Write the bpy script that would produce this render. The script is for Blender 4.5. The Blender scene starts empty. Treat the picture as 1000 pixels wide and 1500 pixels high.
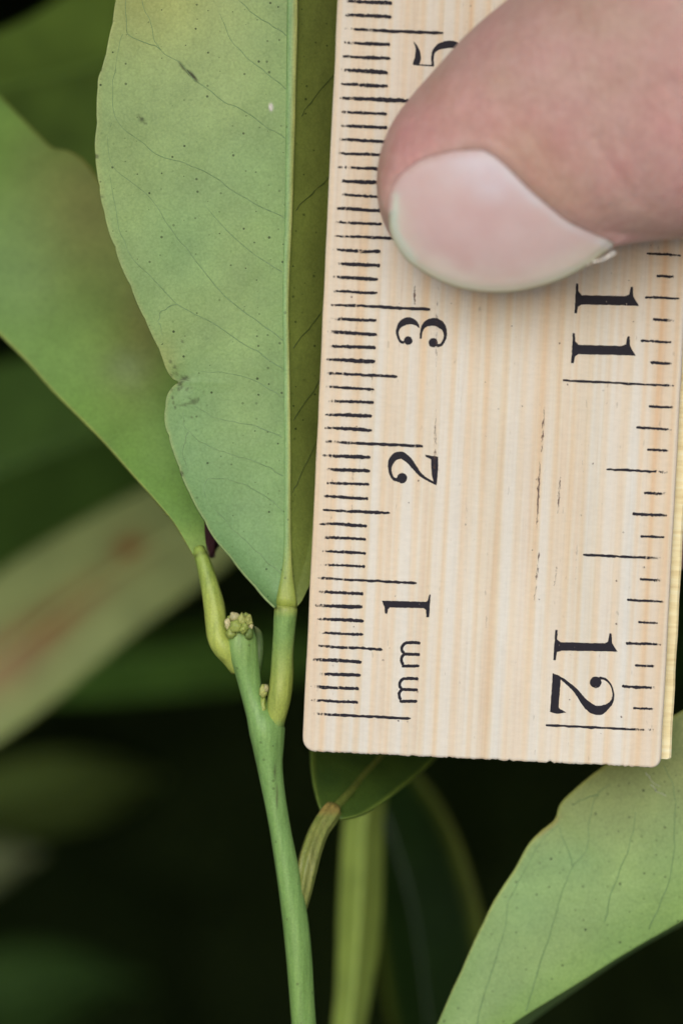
import bpy, bmesh, math, random
import numpy as np
from mathutils import Vector, Matrix

random.seed(7)
rng = np.random.default_rng(11)
scene = bpy.context.scene
col = scene.collection
MM = 0.001

# ------------------------------------------------------------------ camera
DIST = 300.0            # mm from lens to the plane of the ruler
PXMM = 20.0             # photo pixels per mm on that plane
cam_d = bpy.data.cameras.new('camera')
cam = bpy.data.objects.new('camera', cam_d)
col.objects.link(cam)
cam.location = (0, -DIST * MM, 0)
cam.rotation_euler = (math.radians(90), 0, 0)
cam_d.sensor_fit = 'VERTICAL'
cam_d.sensor_height = 36.0
cam_d.sensor_width = 24.0
cam_d.lens = 36.0 * DIST / 75.0
cam_d.clip_start = 0.01
cam_d.clip_end = 50.0
cam_d.dof.use_dof = True
cam_d.dof.focus_distance = (DIST + 1.2) * MM
cam_d.dof.aperture_fstop = 18.5
scene.camera = cam

# ------------------------------------------------------------------ light: soft overcast day, open sky behind the photographer
to_sun = Vector((-0.16, -0.92, 0.27)).normalized()
world = bpy.data.worlds.new('World')
scene.world = world
world.use_nodes = True
wn = world.node_tree
sky = wn.nodes.new('ShaderNodeTexSky')
sky.sky_type = 'NISHITA'
sky.sun_disc = False
sky.sun_elevation = math.asin(to_sun.z)
sky.sun_rotation = math.atan2(to_sun.x, to_sun.y) % (2 * math.pi)
sky.dust_density = 0.6
sky.air_density = 1.0
sky.ozone_density = 1.5
wn.links.new(sky.outputs[0], wn.nodes['Background'].inputs[0])
wn.nodes['Background'].inputs[1].default_value = 0.09
sun_d = bpy.data.lights.new('sun', 'SUN')
sun_d.energy = 1.5
sun_d.angle = math.radians(60)
sun_d.color = (1.0, 0.995, 0.992)
sun = bpy.data.objects.new('sun', sun_d)
col.objects.link(sun)
sun.rotation_euler = to_sun.to_track_quat('Z', 'Y').to_euler()
sun.location = to_sun * 2

scene.view_settings.view_transform = 'Standard'
scene.view_settings.look = 'None'
scene.view_settings.gamma = 1.0
scene.view_settings.use_curve_mapping = False
scene.view_settings.exposure = 0.53

# ------------------------------------------------------------------ helpers
def srgb(r, g, b):
    f = lambda c: (c / 255 / 12.92) if c <= 10 else ((c / 255 + 0.055) / 1.055) ** 2.4
    return (f(r), f(g), f(b))

def unproj(px, py, y):
    """photo pixel + depth (mm behind the ruler's foot) -> world metres"""
    k = (DIST + y) / DIST
    return np.array([(px - 500) / PXMM * k, y, (750 - py) / PXMM * k]) * MM

def unproj_arr(px, py, y):
    k = (DIST + y) / DIST
    return np.stack([(px - 500) / PXMM * k, y, (750 - py) / PXMM * k], -1) * MM

def proj_arr(co):
    """world metres -> photo pixel, depth mm"""
    p = np.asarray(co) / MM
    k = (DIST + p[..., 1]) / DIST
    return p[..., 0] / k * PXMM + 500, 750 - p[..., 2] / k * PXMM, p[..., 1]

def tag(o, label=None, cat=None, group=None, kind=None):
    if label: o['label'] = label
    if cat: o['category'] = cat
    if group: o['group'] = group
    if kind: o['kind'] = kind
    return o

def empty(name, loc=(0, 0, 0), label=None, cat=None, group=None):
    o = bpy.data.objects.new(name, None)
    o.empty_display_size = 0.005
    o.location = loc
    col.objects.link(o)
    return tag(o, label, cat, group)

def link(name, me, mat, parent=None, smooth=True, local=False):
    """mesh data in world coordinates unless local"""
    o = bpy.data.objects.new(name, me)
    col.objects.link(o)
    if mat is not None: me.materials.append(mat)
    if smooth:
        me.polygons.foreach_set('use_smooth', [True] * len(me.polygons))
    if parent is not None:
        o.parent = parent
        if not local:
            chain = Matrix.Identity(4)
            q = parent
            while q is not None:
                chain = q.matrix_basis @ chain if q is parent else (q.matrix_basis @ chain)
                q = q.parent
            me.transform(chain.inverted())
    me.update()
    return o

def mesh(verts, faces):
    me = bpy.data.meshes.new('m')
    me.from_pydata([tuple(map(float, v)) for v in verts], [], faces)
    me.update()
    return me

def set_col(me, cols, name='col', alpha=None):
    a = me.attributes.new(name, 'FLOAT_COLOR', 'POINT')
    c = np.ones((len(me.vertices), 4), dtype=np.float32)
    c[:, :3] = cols
    if alpha is not None: c[:, 3] = alpha
    a.data.foreach_set('color', c.ravel())

def grid_faces(n, m, closed=False):
    f = []
    mm = m if closed else m - 1
    for i in range(n - 1):
        for j in range(mm):
            k = (j + 1) % m
            f.append((i * m + j, i * m + k, (i + 1) * m + k, (i + 1) * m + j))
    return f

def resample(pts, n, key=None):
    """smooth (Catmull-Rom) resampling of a polyline with any number of columns"""
    p = np.asarray(pts, float)
    if key is None:
        d = np.r_[0, np.cumsum(np.linalg.norm(np.diff(p[:, :2], axis=0), axis=1))]
    else:
        d = np.asarray(key, float)
    m = np.zeros_like(p)
    for i in range(len(p)):
        if i == 0: m[i] = (p[1] - p[0]) / (d[1] - d[0])
        elif i == len(p) - 1: m[i] = (p[-1] - p[-2]) / (d[-1] - d[-2])
        else:
            s0 = (p[i] - p[i - 1]) / (d[i] - d[i - 1]); s1 = (p[i + 1] - p[i]) / (d[i + 1] - d[i])
            m[i] = 0.5 * (s0 + s1)
    t = np.linspace(d[0], d[-1], n)
    k = np.clip(np.searchsorted(d, t, side='right') - 1, 0, len(p) - 2)
    h = (d[k + 1] - d[k])[:, None]; u = ((t - d[k]) / (d[k + 1] - d[k]))[:, None]
    return ((2 * u**3 - 3 * u**2 + 1) * p[k] + (u**3 - 2 * u**2 + u) * h * m[k]
            + (-2 * u**3 + 3 * u**2) * p[k + 1] + (u**3 - u**2) * h * m[k + 1])

def tube_geo(P, R, seg=20, ridges=0.0, nr=3, flat=None, phase=0.4, cap=True):
    """swept tube with rounded ends; P (n,3) world, R (n,) world. returns verts, faces"""
    P = np.asarray(P, float); R = np.asarray(R, float)
    if cap:
        T0 = P[0] - P[1]; T0 /= np.linalg.norm(T0)
        T1 = P[-1] - P[-2]; T1 /= np.linalg.norm(T1)
        a = np.radians([78, 55, 28])
        pre = [P[0] + T0 * R[0] * math.sin(x) for x in a]; prer = [R[0] * math.cos(x) for x in a]
        post = [P[-1] + T1 * R[-1] * math.sin(x) for x in a[::-1]]; postr = [R[-1] * math.cos(x) for x in a[::-1]]
        P = np.vstack([pre, P, post]); R = np.r_[prer, R, postr]
    T = np.gradient(P, axis=0); T /= np.linalg.norm(T, axis=1)[:, None]
    ref = np.array([0, -1, 0.0])
    if abs(T[0] @ ref) > 0.9: ref = np.array([1.0, 0, 0])
    N = ref - (ref @ T[0]) * T[0]; N /= np.linalg.norm(N)
    th = np.linspace(0, 2 * np.pi, seg, endpoint=False)
    V = []
    for i in range(len(P)):
        N = N - (N @ T[i]) * T[i]; N /= np.linalg.norm(N)
        B = np.cross(T[i], N)
        r = R[i] * (1 + ridges * np.cos(nr * th + phase))
        fn = 1.0 if flat is None else flat
        V.append(P[i] + (np.cos(th) * r * fn)[:, None] * N + (np.sin(th) * r)[:, None] * B)
    n = len(P)
    V = np.vstack(V)
    F = grid_faces(n, seg, True)
    F.append(tuple(range(seg))[::-1]); F.append(tuple((n - 1) * seg + k for k in range(seg)))
    return V, F

def px_tube(pts, n=40, seg=20, **kw):
    """pts rows: px, py, full width px, depth mm"""
    q = resample(np.array(pts, float), n)
    P = unproj_arr(q[:, 0], q[:, 1], q[:, 3])
    R = np.maximum(q[:, 2], 0.4) / 2 / PXMM * (DIST + q[:, 3]) / DIST * MM
    return tube_geo(P, R, seg, **kw)

class Field:
    """depth (mm) of a surface looked up by photo pixel"""
    def __init__(self, px, py, y):
        self.p = np.stack([px.ravel(), py.ravel()], -1); self.y = y.ravel()
    def __call__(self, px, py):
        q = np.stack([np.atleast_1d(px), np.atleast_1d(py)], -1).astype(float)
        out = np.empty(len(q))
        for i, a in enumerate(q):
            d = ((self.p - a) ** 2).sum(1)
            k = np.argpartition(d, 4)[:4]
            w = 1 / (d[k] + 1e-3)
            out[i] = (self.y[k] * w).sum() / w.sum()
        return out

def vnoise(x, y, seed=0):
    """cheap smooth 2-D value noise, 0..1"""
    r = np.random.default_rng(seed).random((64, 64))
    xi = np.floor(x).astype(int); yi = np.floor(y).astype(int)
    fx = x - xi; fy = y - yi
    fx = fx * fx * (3 - 2 * fx); fy = fy * fy * (3 - 2 * fy)
    g = lambda a, b: r[a % 64, b % 64]
    return (g(xi, yi) * (1 - fx) + g(xi + 1, yi) * fx) * (1 - fy) + (g(xi, yi + 1) * (1 - fx) + g(xi + 1, yi + 1) * fx) * fy

# ------------------------------------------------------------------ node helpers
class NT:
    def __init__(self, name):
        self.m = bpy.data.materials.new(name); self.m.use_nodes = True
        self.t = self.m.node_tree; self.b = self.t.nodes['Principled BSDF']; self.out = self.t.nodes['Material Output']
    def n(self, typ, **kw):
        nd = self.t.nodes.new(typ)
        for k, v in kw.items():
            if k.startswith('i_'):
                key = k[2:]
                key = int(key) if key.isdigit() else key.replace('_', ' ')
                nd.inputs[key].default_value = v
            else: setattr(nd, k, v)
        return nd
    def l(self, a, b): self.t.links.new(a, b)
    def coords(self, scale=(1, 1, 1), kind='Object', rot=(0, 0, 0)):
        tc = self.n('ShaderNodeTexCoord'); mp = self.n('ShaderNodeMapping')
        mp.inputs['Scale'].default_value = scale; mp.inputs['Rotation'].default_value = rot
        self.l(tc.outputs[kind], mp.inputs['Vector']); return mp.outputs[0]
    def noise(self, vec, scale, detail=3, rough=0.55, dist=0.0):
        nd = self.n('ShaderNodeTexNoise'); nd.inputs['Scale'].default_value = scale
        nd.inputs['Detail'].default_value = detail; nd.inputs['Roughness'].default_value = rough
        nd.inputs['Distortion'].default_value = dist
        self.l(vec, nd.inputs['Vector']); return nd.outputs['Fac']
    def ramp(self, fac, stops, interp='LINEAR'):
        r = self.n('ShaderNodeValToRGB'); r.color_ramp.interpolation = interp
        e = r.color_ramp.elements
        while len(e) < len(stops): e.new(0.5)
        for k, (p, c) in enumerate(stops):
            e[k].position = p; e[k].color = (*c, 1) if len(c) == 3 else c
        self.l(fac, r.inputs[0]); return r.outputs[0]
    def mix(self, fac, a, b, mode='MIX'):
        m = self.n('ShaderNodeMix', data_type='RGBA', blend_type=mode)
        for s, v in ((0, fac), (6, a), (7, b)):
            if hasattr(v, 'links') or hasattr(v, 'is_linked'): self.l(v, m.inputs[s])
            else: m.inputs[s].default_value = v if s == 0 else (*v, 1)
        return m.outputs[2]
    def bump(self, h, strength=0.3, dist=0.0002, prev=None):
        b = self.n('ShaderNodeBump'); b.inputs['Strength'].default_value = strength; b.inputs['Distance'].default_value = dist
        self.l(h, b.inputs['Height'])
        if prev is not None: self.l(prev, b.inputs['Normal'])
        return b.outputs[0]
    def math(self, op, a, b=0.0):
        m = self.n('ShaderNodeMath', operation=op)
        for s, v in ((0, a), (1, b)):
            if hasattr(v, 'is_linked'): self.l(v, m.inputs[s])
            else: m.inputs[s].default_value = v
        return m.outputs[0]

def leaf_material(name, rough=0.5, spec=0.35, dots=0.0, dot_scale=900, mottle=0.13, transl=0.12, net=0.17, bump=0.3):
    N = NT(name)
    att = N.n('ShaderNodeAttribute', attribute_name='col')
    v = N.coords()
    base = att.outputs['Color']
    m1 = N.noise(v, 260, 4, 0.6)
    base = N.mix(1.0, base, N.ramp(m1, [(0.3, (1 - mottle,) * 3), (0.7, (1 + mottle * 0.7, 1 + mottle * 0.6, 1 + mottle * 0.4))]), 'MULTIPLY')
    m2 = N.noise(v, 5200, 2, 0.6)
    base = N.mix(1.0, base, N.ramp(m2, [(0.3, (0.87, 0.89, 0.86)), (0.7, (1.1, 1.09, 1.1))]), 'MULTIPLY')
    vo = N.n('ShaderNodeTexVoronoi', feature='DISTANCE_TO_EDGE', voronoi_dimensions='2D'); vo.inputs['Scale'].default_value = 820
    s2 = N.n('ShaderNodeSeparateXYZ'); N.l(v, s2.inputs[0])
    k2 = N.n('ShaderNodeCombineXYZ'); N.l(s2.outputs[0], k2.inputs[0]); N.l(s2.outputs[2], k2.inputs[1])
    wn_ = N.n('ShaderNodeTexNoise'); wn_.inputs['Scale'].default_value = 900; wn_.inputs['Detail'].default_value = 3; N.l(v, wn_.inputs['Vector'])
    ad = N.n('ShaderNodeVectorMath', operation='MULTIPLY_ADD'); ad.inputs[1].default_value = (0.0022, 0.0022, 0)
    N.l(wn_.outputs['Color'], ad.inputs[0]); N.l(k2.outputs[0], ad.inputs[2]); N.l(ad.outputs[0], vo.inputs['Vector'])
    ne = N.ramp(vo.outputs['Distance'], [(0.0, (1 - net * 0.45,) * 3), (0.09, (1, 1, 1))])
    base = N.mix(1.0, base, ne, 'MULTIPLY')
    if dots:
        sx = N.n('ShaderNodeSeparateXYZ'); N.l(v, sx.inputs[0])
        cx = N.n('ShaderNodeCombineXYZ'); N.l(sx.outputs[0], cx.inputs[0]); N.l(sx.outputs[2], cx.inputs[1])
        vd = N.n('ShaderNodeTexVoronoi', feature='F1', voronoi_dimensions='2D'); vd.inputs['Scale'].default_value = dot_scale
        N.l(cx.outputs[0], vd.inputs['Vector'])
        pick = N.n('ShaderNodeSeparateColor'); N.l(vd.outputs['Color'], pick.inputs[0])
        sel = N.math('LESS_THAN', pick.outputs[0], att.outputs['Alpha'])
        size = N.math('MULTIPLY', N.math('ADD', pick.outputs[1], 0.5), 0.075)
        inside = N.math('LESS_THAN', vd.outputs['Distance'], size)
        f = N.math('MULTIPLY', N.math('MULTIPLY', sel, inside), N.math('MULTIPLY', N.math('ADD', pick.outputs[2], 0.25), dots))
        base = N.mix(f, base, srgb(48, 66, 28))
    N.l(base, N.b.inputs['Base Color'])
    N.b.inputs['Roughness'].default_value = rough
    N.b.inputs['Specular IOR Level'].default_value = spec
    b1 = N.bump(vo.outputs['Distance'], bump, 0.00006)
    b2 = N.bump(N.noise(v, 700, 3), bump, 0.00025, b1)
    N.l(b2, N.b.inputs['Normal'])
    if transl:
        tr = N.n('ShaderNodeBsdfTranslucent'); N.l(N.mix(1.0, base, (0.9, 1.0, 0.35), 'MULTIPLY'), tr.inputs[0])
        ms = N.n('ShaderNodeMixShader'); ms.inputs[0].default_value = transl
        N.l(N.b.outputs[0], ms.inputs[1]); N.l(tr.outputs[0], ms.inputs[2]); N.l(ms.outputs[0], N.out.inputs[0])
    return N.m

def plain(name, c, rough=0.5, spec=0.4, var=0.15, scale=600, bumpd=0.0001, metallic=0.0, stretch=(1, 1, 1)):
    N = NT(name); v = N.coords(stretch)
    nz = N.noise(v, scale, 4, 0.6)
    N.l(N.mix(1.0, c, N.ramp(nz, [(0.3, (1 - var,) * 3), (0.7, (1 + var,) * 3)]), 'MULTIPLY'), N.b.inputs['Base Color'])
    N.b.inputs['Roughness'].default_value = rough
    N.b.inputs['Specular IOR Level'].default_value = spec
    N.b.inputs['Metallic'].default_value = metallic
    N.l(N.bump(nz, 0.3, bumpd), N.b.inputs['Normal'])
    return N.m

MAT = {}
MAT['under'] = leaf_material('leaf_underside', 0.52, 0.35, dots=0.75, dot_scale=1150)
MAT['soft'] = leaf_material('leaf_plain', 0.5, 0.35, dots=0.0)
MAT['deep'] = leaf_material('leaf_deep_shade', 0.7, 0.05, dots=0.0, mottle=0.2, transl=0.0)
MAT['upper'] = leaf_material('leaf_upper_glossy', 0.5, 0.25, dots=0.0, mottle=0.2, transl=0.05)

def stem_material():
    N = NT('green_stem'); att = N.n('ShaderNodeAttribute', attribute_name='col')
    v = N.coords(); vs = N.coords((1, 1, 0.12))
    base = N.mix(1.0, att.outputs['Color'], N.ramp(N.noise(vs, 2000, 4, 0.65), [(0.3, (0.74, 0.78, 0.70)), (0.5, (1, 1, 1)), (0.7, (1.18, 1.14, 1.16))]), 'MULTIPLY')
    base = N.mix(1.0, base, N.ramp(N.noise(v, 6500, 2), [(0.3, (0.88,) * 3), (0.7, (1.1,) * 3)]), 'MULTIPLY')
    vd = N.n('ShaderNodeTexVoronoi'); vd.inputs['Scale'].default_value = 1100; N.l(v, vd.inputs['Vector'])
    pk = N.n('ShaderNodeSeparateColor'); N.l(vd.outputs['Color'], pk.inputs[0])
    f = N.math('MULTIPLY', N.math('LESS_THAN', pk.outputs[0], 0.35), N.math('LESS_THAN', vd.outputs['Distance'], 0.13))
    base = N.mix(N.math('MULTIPLY', f, 0.45), base, srgb(62, 78, 34))
    N.l(base, N.b.inputs['Base Color'])
    N.b.inputs['Roughness'].default_value = 0.45
    N.b.inputs['Specular IOR Level'].default_value = 0.4
    N.l(N.bump(N.noise(vs, 1500, 4), 0.6, 0.00022), N.b.inputs['Normal'])
    N.b.inputs['Subsurface Weight'].default_value = 0.15
    N.b.inputs['Subsurface Radius'].default_value = (0.7, 0.8, 0.3)
    N.b.inputs['Subsurface Scale'].default_value = 0.0006
    return N.m
MAT['stem'] = stem_material()

def wood_material():
    N = NT('pale_wood')
    tc = N.coords()
    warp = N.noise(N.coords((60, 14, 60)), 1.0, 2)
    vs = N.coords((1, 0.022, 1))
    wide = N.noise(vs, 420, 2, 0.5, 0.25)
    band = N.noise(vs, 800, 2, 0.5, 0.12)
    fine = N.noise(vs, 3800, 3, 0.6)
    c = N.ramp(band, [(0.30, srgb(226, 206, 182)), (0.42, srgb(229, 217, 198)), (0.55, srgb(230, 223, 211)), (0.72, srgb(227, 224, 216))])
    wv = N.n('ShaderNodeTexWave', wave_type='BANDS', bands_direction='X', wave_profile='SIN')
    for k_, x_ in (('Scale', 255.0), ('Distortion', 5.5), ('Detail', 2.0), ('Detail Scale', 0.55), ('Detail Roughness', 0.6)): wv.inputs[k_].default_value = x_
    N.l(N.coords((1, 0.03, 1)), wv.inputs['Vector'])
    c = N.mix(1.0, c, N.ramp(wv.outputs['Fac'], [(0.0, (1.0, 0.92, 0.83)), (0.25, (1.0, 0.97, 0.925)), (0.5, (1, 1, 1.01))]), 'MULTIPLY')
    fl = N.noise(N.coords((1, 2.2, 1)), 1500, 3, 0.65)
    c = N.mix(1.0, c, N.ramp(fl, [(0.3, (0.955, 0.955, 0.95)), (0.7, (1.03, 1.03, 1.03))]), 'MULTIPLY')
    c2 = N.ramp(wide, [(0.30, (1.0, 0.93, 0.86)), (0.5, (1, 1, 1)), (0.7, (0.96, 0.98, 0.99))])
    c = N.mix(1.0, c, c2, 'MULTIPLY')
    c = N.mix(1.0, c, N.ramp(fine, [(0.28, (0.95, 0.925, 0.90)), (0.5, (1, 1, 1)), (0.75, (1.02, 1.02, 1.02))]), 'MULTIPLY')
    sp = N.noise(N.coords((1, 0.3, 1)), 2600, 2)
    c = N.mix(1.0, c, N.ramp(sp, [(0.24, (0.8, 0.79, 0.78)), (0.31, (1, 1, 1))]), 'MULTIPLY')
    # rings show as growth-line arcs only on the end grain; handling grime, uneven
    gr = N.noise(tc, 75, 4, 0.6)
    c = N.mix(1.0, c, N.ramp(gr, [(0.35, (0.94, 0.93, 0.92)), (0.6, (1, 1, 1))]), 'MULTIPLY')
    N.l(c, N.b.inputs['Base Color'])
    N.b.inputs['Roughness'].default_value = 0.55
    N.b.inputs['Specular IOR Level'].default_value = 0.3
    b = N.bump(fine, 0.35, 0.00008)
    b = N.bump(band, 0.3, 0.00012, b)
    N.l(b, N.b.inputs['Normal'])
    return N.m
MAT['wood'] = wood_material()

def ink_material(name, c, lo, hi):
    N = NT(name)
    v = N.coords((1, 0.35, 1)); v2 = N.coords()
    att = N.n('ShaderNodeAttribute', attribute_name='wear')
    nz = N.math('ADD', N.math('MULTIPLY', N.noise(v, 5200, 3, 0.65), 0.7), N.math('MULTIPLY', N.noise(v2, 1700, 2), 0.3))
    a = N.ramp(N.math('SUBTRACT', nz, N.math('MULTIPLY', att.outputs['Fac'], 0.5)), [(lo, (0, 0, 0)), (hi, (1, 1, 1))])
    N.l(N.mix(N.noise(v2, 3000, 2), c, (c[0] * 1.9, c[1] * 1.6, c[2] * 1.7)), N.b.inputs['Base Color'])
    N.b.inputs['Roughness'].default_value = 0.6
    N.b.inputs['Specular IOR Level'].default_value = 0.2
    tr = N.n('ShaderNodeBsdfTransparent'); ms = N.n('ShaderNodeMixShader')
    N.l(a, ms.inputs[0]); N.l(tr.outputs[0], ms.inputs[1]); N.l(N.b.outputs[0], ms.inputs[2]); N.l(ms.outputs[0], N.out.inputs[0])
    return N.m
MAT['ink'] = ink_material('worn_black_ink', srgb(27, 27, 36), 0.25, 0.36)
MAT['streak'] = ink_material('dark_grain_streak', srgb(96, 82, 74), 0.40, 0.62)

def brass_material():
    N = NT('dull_brass_strip')
    v = N.coords((0.12, 1, 0.12)); v2 = N.coords()
    rid = N.noise(v, 2600, 2)
    c = N.ramp(rid, [(0.3, srgb(232, 212, 158)), (0.55, srgb(246, 232, 184)), (0.75, srgb(250, 242, 208))])
    c = N.mix(1.0, c, N.ramp(N.noise(v2, 300, 3), [(0.3, (0.9, 0.88, 0.84)), (0.7, (1.04, 1.04, 1.06))]), 'MULTIPLY')
    N.l(c, N.b.inputs['Base Color'])
    N.b.inputs['Metallic'].default_value = 0.0
    N.b.inputs['Roughness'].default_value = 0.48
    N.l(N.bump(rid, 0.5, 0.00006), N.b.inputs['Normal'])
    return N.m
MAT['brass'] = brass_material()

def skin_material():
    N = NT('skin')
    v = N.coords()
    a = N.noise(v, 120, 3, 0.6); b = N.noise(v, 420, 4, 0.6)
    c = N.ramp(a, [(0.32, srgb(190, 158, 146)), (0.5, srgb(199, 163, 157)), (0.68, srgb(203, 157, 155))])
    c = N.mix(1.0, c, N.ramp(b, [(0.3, (0.93, 0.87, 0.86)), (0.7, (1.05, 1.07, 1.07))]), 'MULTIPLY')
    c = N.mix(1.0, c, N.ramp(N.noise(v, 1900, 3, 0.6), [(0.3, (0.94, 0.91, 0.90)), (0.7, (1.04, 1.05, 1.05))]), 'MULTIPLY')
    att = N.n('ShaderNodeAttribute', attribute_name='col'); c = N.mix(1.0, c, att.outputs['Color'], 'MULTIPLY')
    N.l(c, N.b.inputs['Base Color'])
    N.b.inputs['Roughness'].default_value = 0.5
    N.b.inputs['Specular IOR Level'].default_value = 0.35
    N.b.inputs['Subsurface Weight'].default_value = 0.35
    N.b.inputs['Subsurface Radius'].default_value = (1.0, 0.35, 0.2)
    N.b.inputs['Subsurface Scale'].default_value = 0.0018
    vo = N.n('ShaderNodeTexVoronoi', feature='DISTANCE_TO_EDGE'); vo.inputs['Scale'].default_value = 1500
    vw = N.coords((1, 1, 0.55), rot=(0, math.radians(35), 0)); N.l(vw, vo.inputs['Vector'])
    h1 = N.bump(vo.outputs['Distance'], 0.5, 0.00016)
    h2 = N.bump(N.noise(v, 260, 4, 0.6), 0.35, 0.0005, h1)
    N.l(h2, N.b.inputs['Normal'])
    return N.m
MAT['skin'] = skin_material()

def nail_material():
    N = NT('fingernail')
    att = N.n('ShaderNodeAttribute', attribute_name='col'); v = N.coords()
    c = N.mix(1.0, att.outputs['Color'], N.ramp(N.noise(v, 230, 3), [(0.3, (0.95, 0.90, 0.90)), (0.7, (1.04, 1.06, 1.06))]), 'MULTIPLY')
    N.l(c, N.b.inputs['Base Color'])
    N.b.inputs['Roughness'].default_value = 0.34
    N.b.inputs['Specular IOR Level'].default_value = 0.5
    N.b.inputs['Subsurface Weight'].default_value = 0.25
    N.b.inputs['Subsurface Radius'].default_value = (1.0, 0.4, 0.3)
    N.b.inputs['Subsurface Scale'].default_value = 0.0012
    vs = N.coords((1, 1, 0.2), rot=(0, math.radians(40), 0))
    N.l(N.bump(N.noise(vs, 1500, 2), 0.2, 0.00008), N.b.inputs['Normal'])
    return N.m
MAT['nail'] = nail_material()
MAT['flake'] = plain('dry_skin_flake', srgb(226, 220, 214), 0.8, 0.2, 0.1)

# ================================================================== SETTING: the shaded inside of the tree
def foliage_mass():
    t = np.linspace(0, 1, 7)
    wprof = np.array([0.10, 0.62, 0.95, 1.0, 0.82, 0.48, 0.03])
    tmpl = []
    for i, ti in enumerate(t):
        for s in (-1, 0, 1):
            tmpl.append((s * 0.5 * wprof[i], abs(s) * 0.10 * wprof[i] + 0.16 * (ti - 0.4) ** 2, ti - 0.5))
    tmpl = np.array(tmpl); tf = np.array(grid_faces(7, 3))
    V, F, C = [], [], []
    k = 0
    def add(pos, n_axis):
        nonlocal k
        L = rng.uniform(60, 95); W = L * rng.uniform(0.36, 0.48)
        d = rng.normal(size=3); d -= (d @ n_axis) * n_axis * 0.75; d /= np.linalg.norm(d)
        b = np.cross(d, n_axis); b /= np.linalg.norm(b); nn = np.cross(b, d)
        p = tmpl * np.array([W, L, L])
        V.append((pos + p[:, :1] * b + p[:, 1:2] * nn + p[:, 2:] * d) * MM)
        F.append(tf + k); k += len(tmpl)
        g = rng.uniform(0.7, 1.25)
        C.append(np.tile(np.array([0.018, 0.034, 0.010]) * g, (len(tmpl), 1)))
    for _ in range(2600):                       # sides of the opening, out of view, added to block light
        th = rng.uniform(0, 2 * np.pi); r = rng.uniform(0, 1)
        y = rng.uniform(55, 470)
        rad = 1 + 0.75 * r
        c, s = np.cos(th), np.sin(th)
        pos = np.array([c * (108 + y * 0.05) * rad, y, s * (135 + y * 0.06) * rad])
        add(pos, np.array([c, rng.uniform(-0.3, 0.3), s]) / 1.02)
    for _ in range(700):                        # unseen boughs overhead, added to cut the light from above
        pos = np.array([rng.uniform(-260, 260), rng.uniform(-120, 70), rng.uniform(98, 240)])
        add(pos, np.array([rng.uniform(-.3, .3), rng.uniform(-.3, .3), 1.0]))
    for _ in range(160):  # extra low leaves out of view, added to darken the ruler's top
        add(np.array([rng.uniform(10, 200), rng.uniform(-125, 0), rng.uniform(80, 112)]), np.array([rng.uniform(-.3, .3), rng.uniform(-.3, .3), 1.0]))
    for _ in range(1100):                       # back
        th = rng.uniform(0, 2 * np.pi); r = np.sqrt(rng.uniform(0, 1)) * 250
        add(np.array([np.cos(th) * r, rng.uniform(400, 520), np.sin(th) * r]), np.array([rng.uniform(-.3, .3), 1.0, rng.uniform(-.3, .3)]))
    me = mesh(np.vstack(V), [tuple(f) for f in np.vstack(F)])
    set_col(me, np.vstack(C))
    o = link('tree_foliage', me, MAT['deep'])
    tag(o, 'mass of dark shaded leaves deep behind the ruler and shoot, with unseen leaves around and overhead added to block light', 'foliage', kind='stuff')
foliage_mass()

# bare ground under the tree, below the picture: added to throw light up on the undersides
def ground():
    n = 24; c = np.linspace(-20, 20, n)
    X, Y = np.meshgrid(c, c); Z = -0.95 + 0.05 * (vnoise(X * 0.7 + 40, Y * 0.7 + 40, 17) - 0.5)
    me = mesh(np.stack([X, Y, Z], -1).reshape(-1, 3), grid_faces(n, n))
    N = NT('dry_sandy_soil'); v = N.coords()
    N.l(N.ramp(N.noise(v, 3.0, 6, 0.6), [(0.3, (0.26, 0.23, 0.19)), (0.7, (0.42, 0.39, 0.34))]), N.b.inputs['Base Color'])
    N.b.inputs['Roughness'].default_value = 0.9
    N.l(N.bump(N.noise(v, 60, 4), 0.5, 0.01), N.b.inputs['Normal'])
    tag(link('ground', me, N.m), kind='structure')
ground()

# ================================================================== RULER
RT = 3.5                                             # thickness mm
a_t, a_r = math.radians(4.0), math.radians(2.72)     # top leans to the camera; turned clockwise
E1 = np.array([math.cos(a_r), 0, -math.sin(a_r)])
E2 = np.array([math.sin(a_r) * math.cos(a_t), -math.sin(a_t), math.cos(a_r) * math.cos(a_t)])
NN = np.cross(E1, E2)                                # towards the camera
O3 = unproj(442.5, 1101, 0.0) / MM
def r_inv(px, py):
    """photo pixel -> ruler coordinates (mm across, mm along) on its front face"""
    c = np.array([0, -DIST, 0.0])
    d = np.array([(px - 500) / PXMM, DIST, (750 - py) / PXMM])
    t = ((O3 - c) @ NN) / (d @ NN)
    q = c + d * t - O3
    return q @ E1, q @ E2
def ruler_y(px, py):
    a, s = r_inv(px, py)
    return (O3 + a * E1 + s * E2)[1]

ruler = empty('ruler', label='pale wooden ruler with black millimetre and inch marks held upright against the leaf', cat='ruler')
M = Matrix.Identity(4)
for k, ax in enumerate((E1, E2, NN)):
    for r in range(3): M[r][k] = ax[r]
for r in range(3): M[r][3] = O3[r] * MM
ruler.matrix_basis = M

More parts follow.
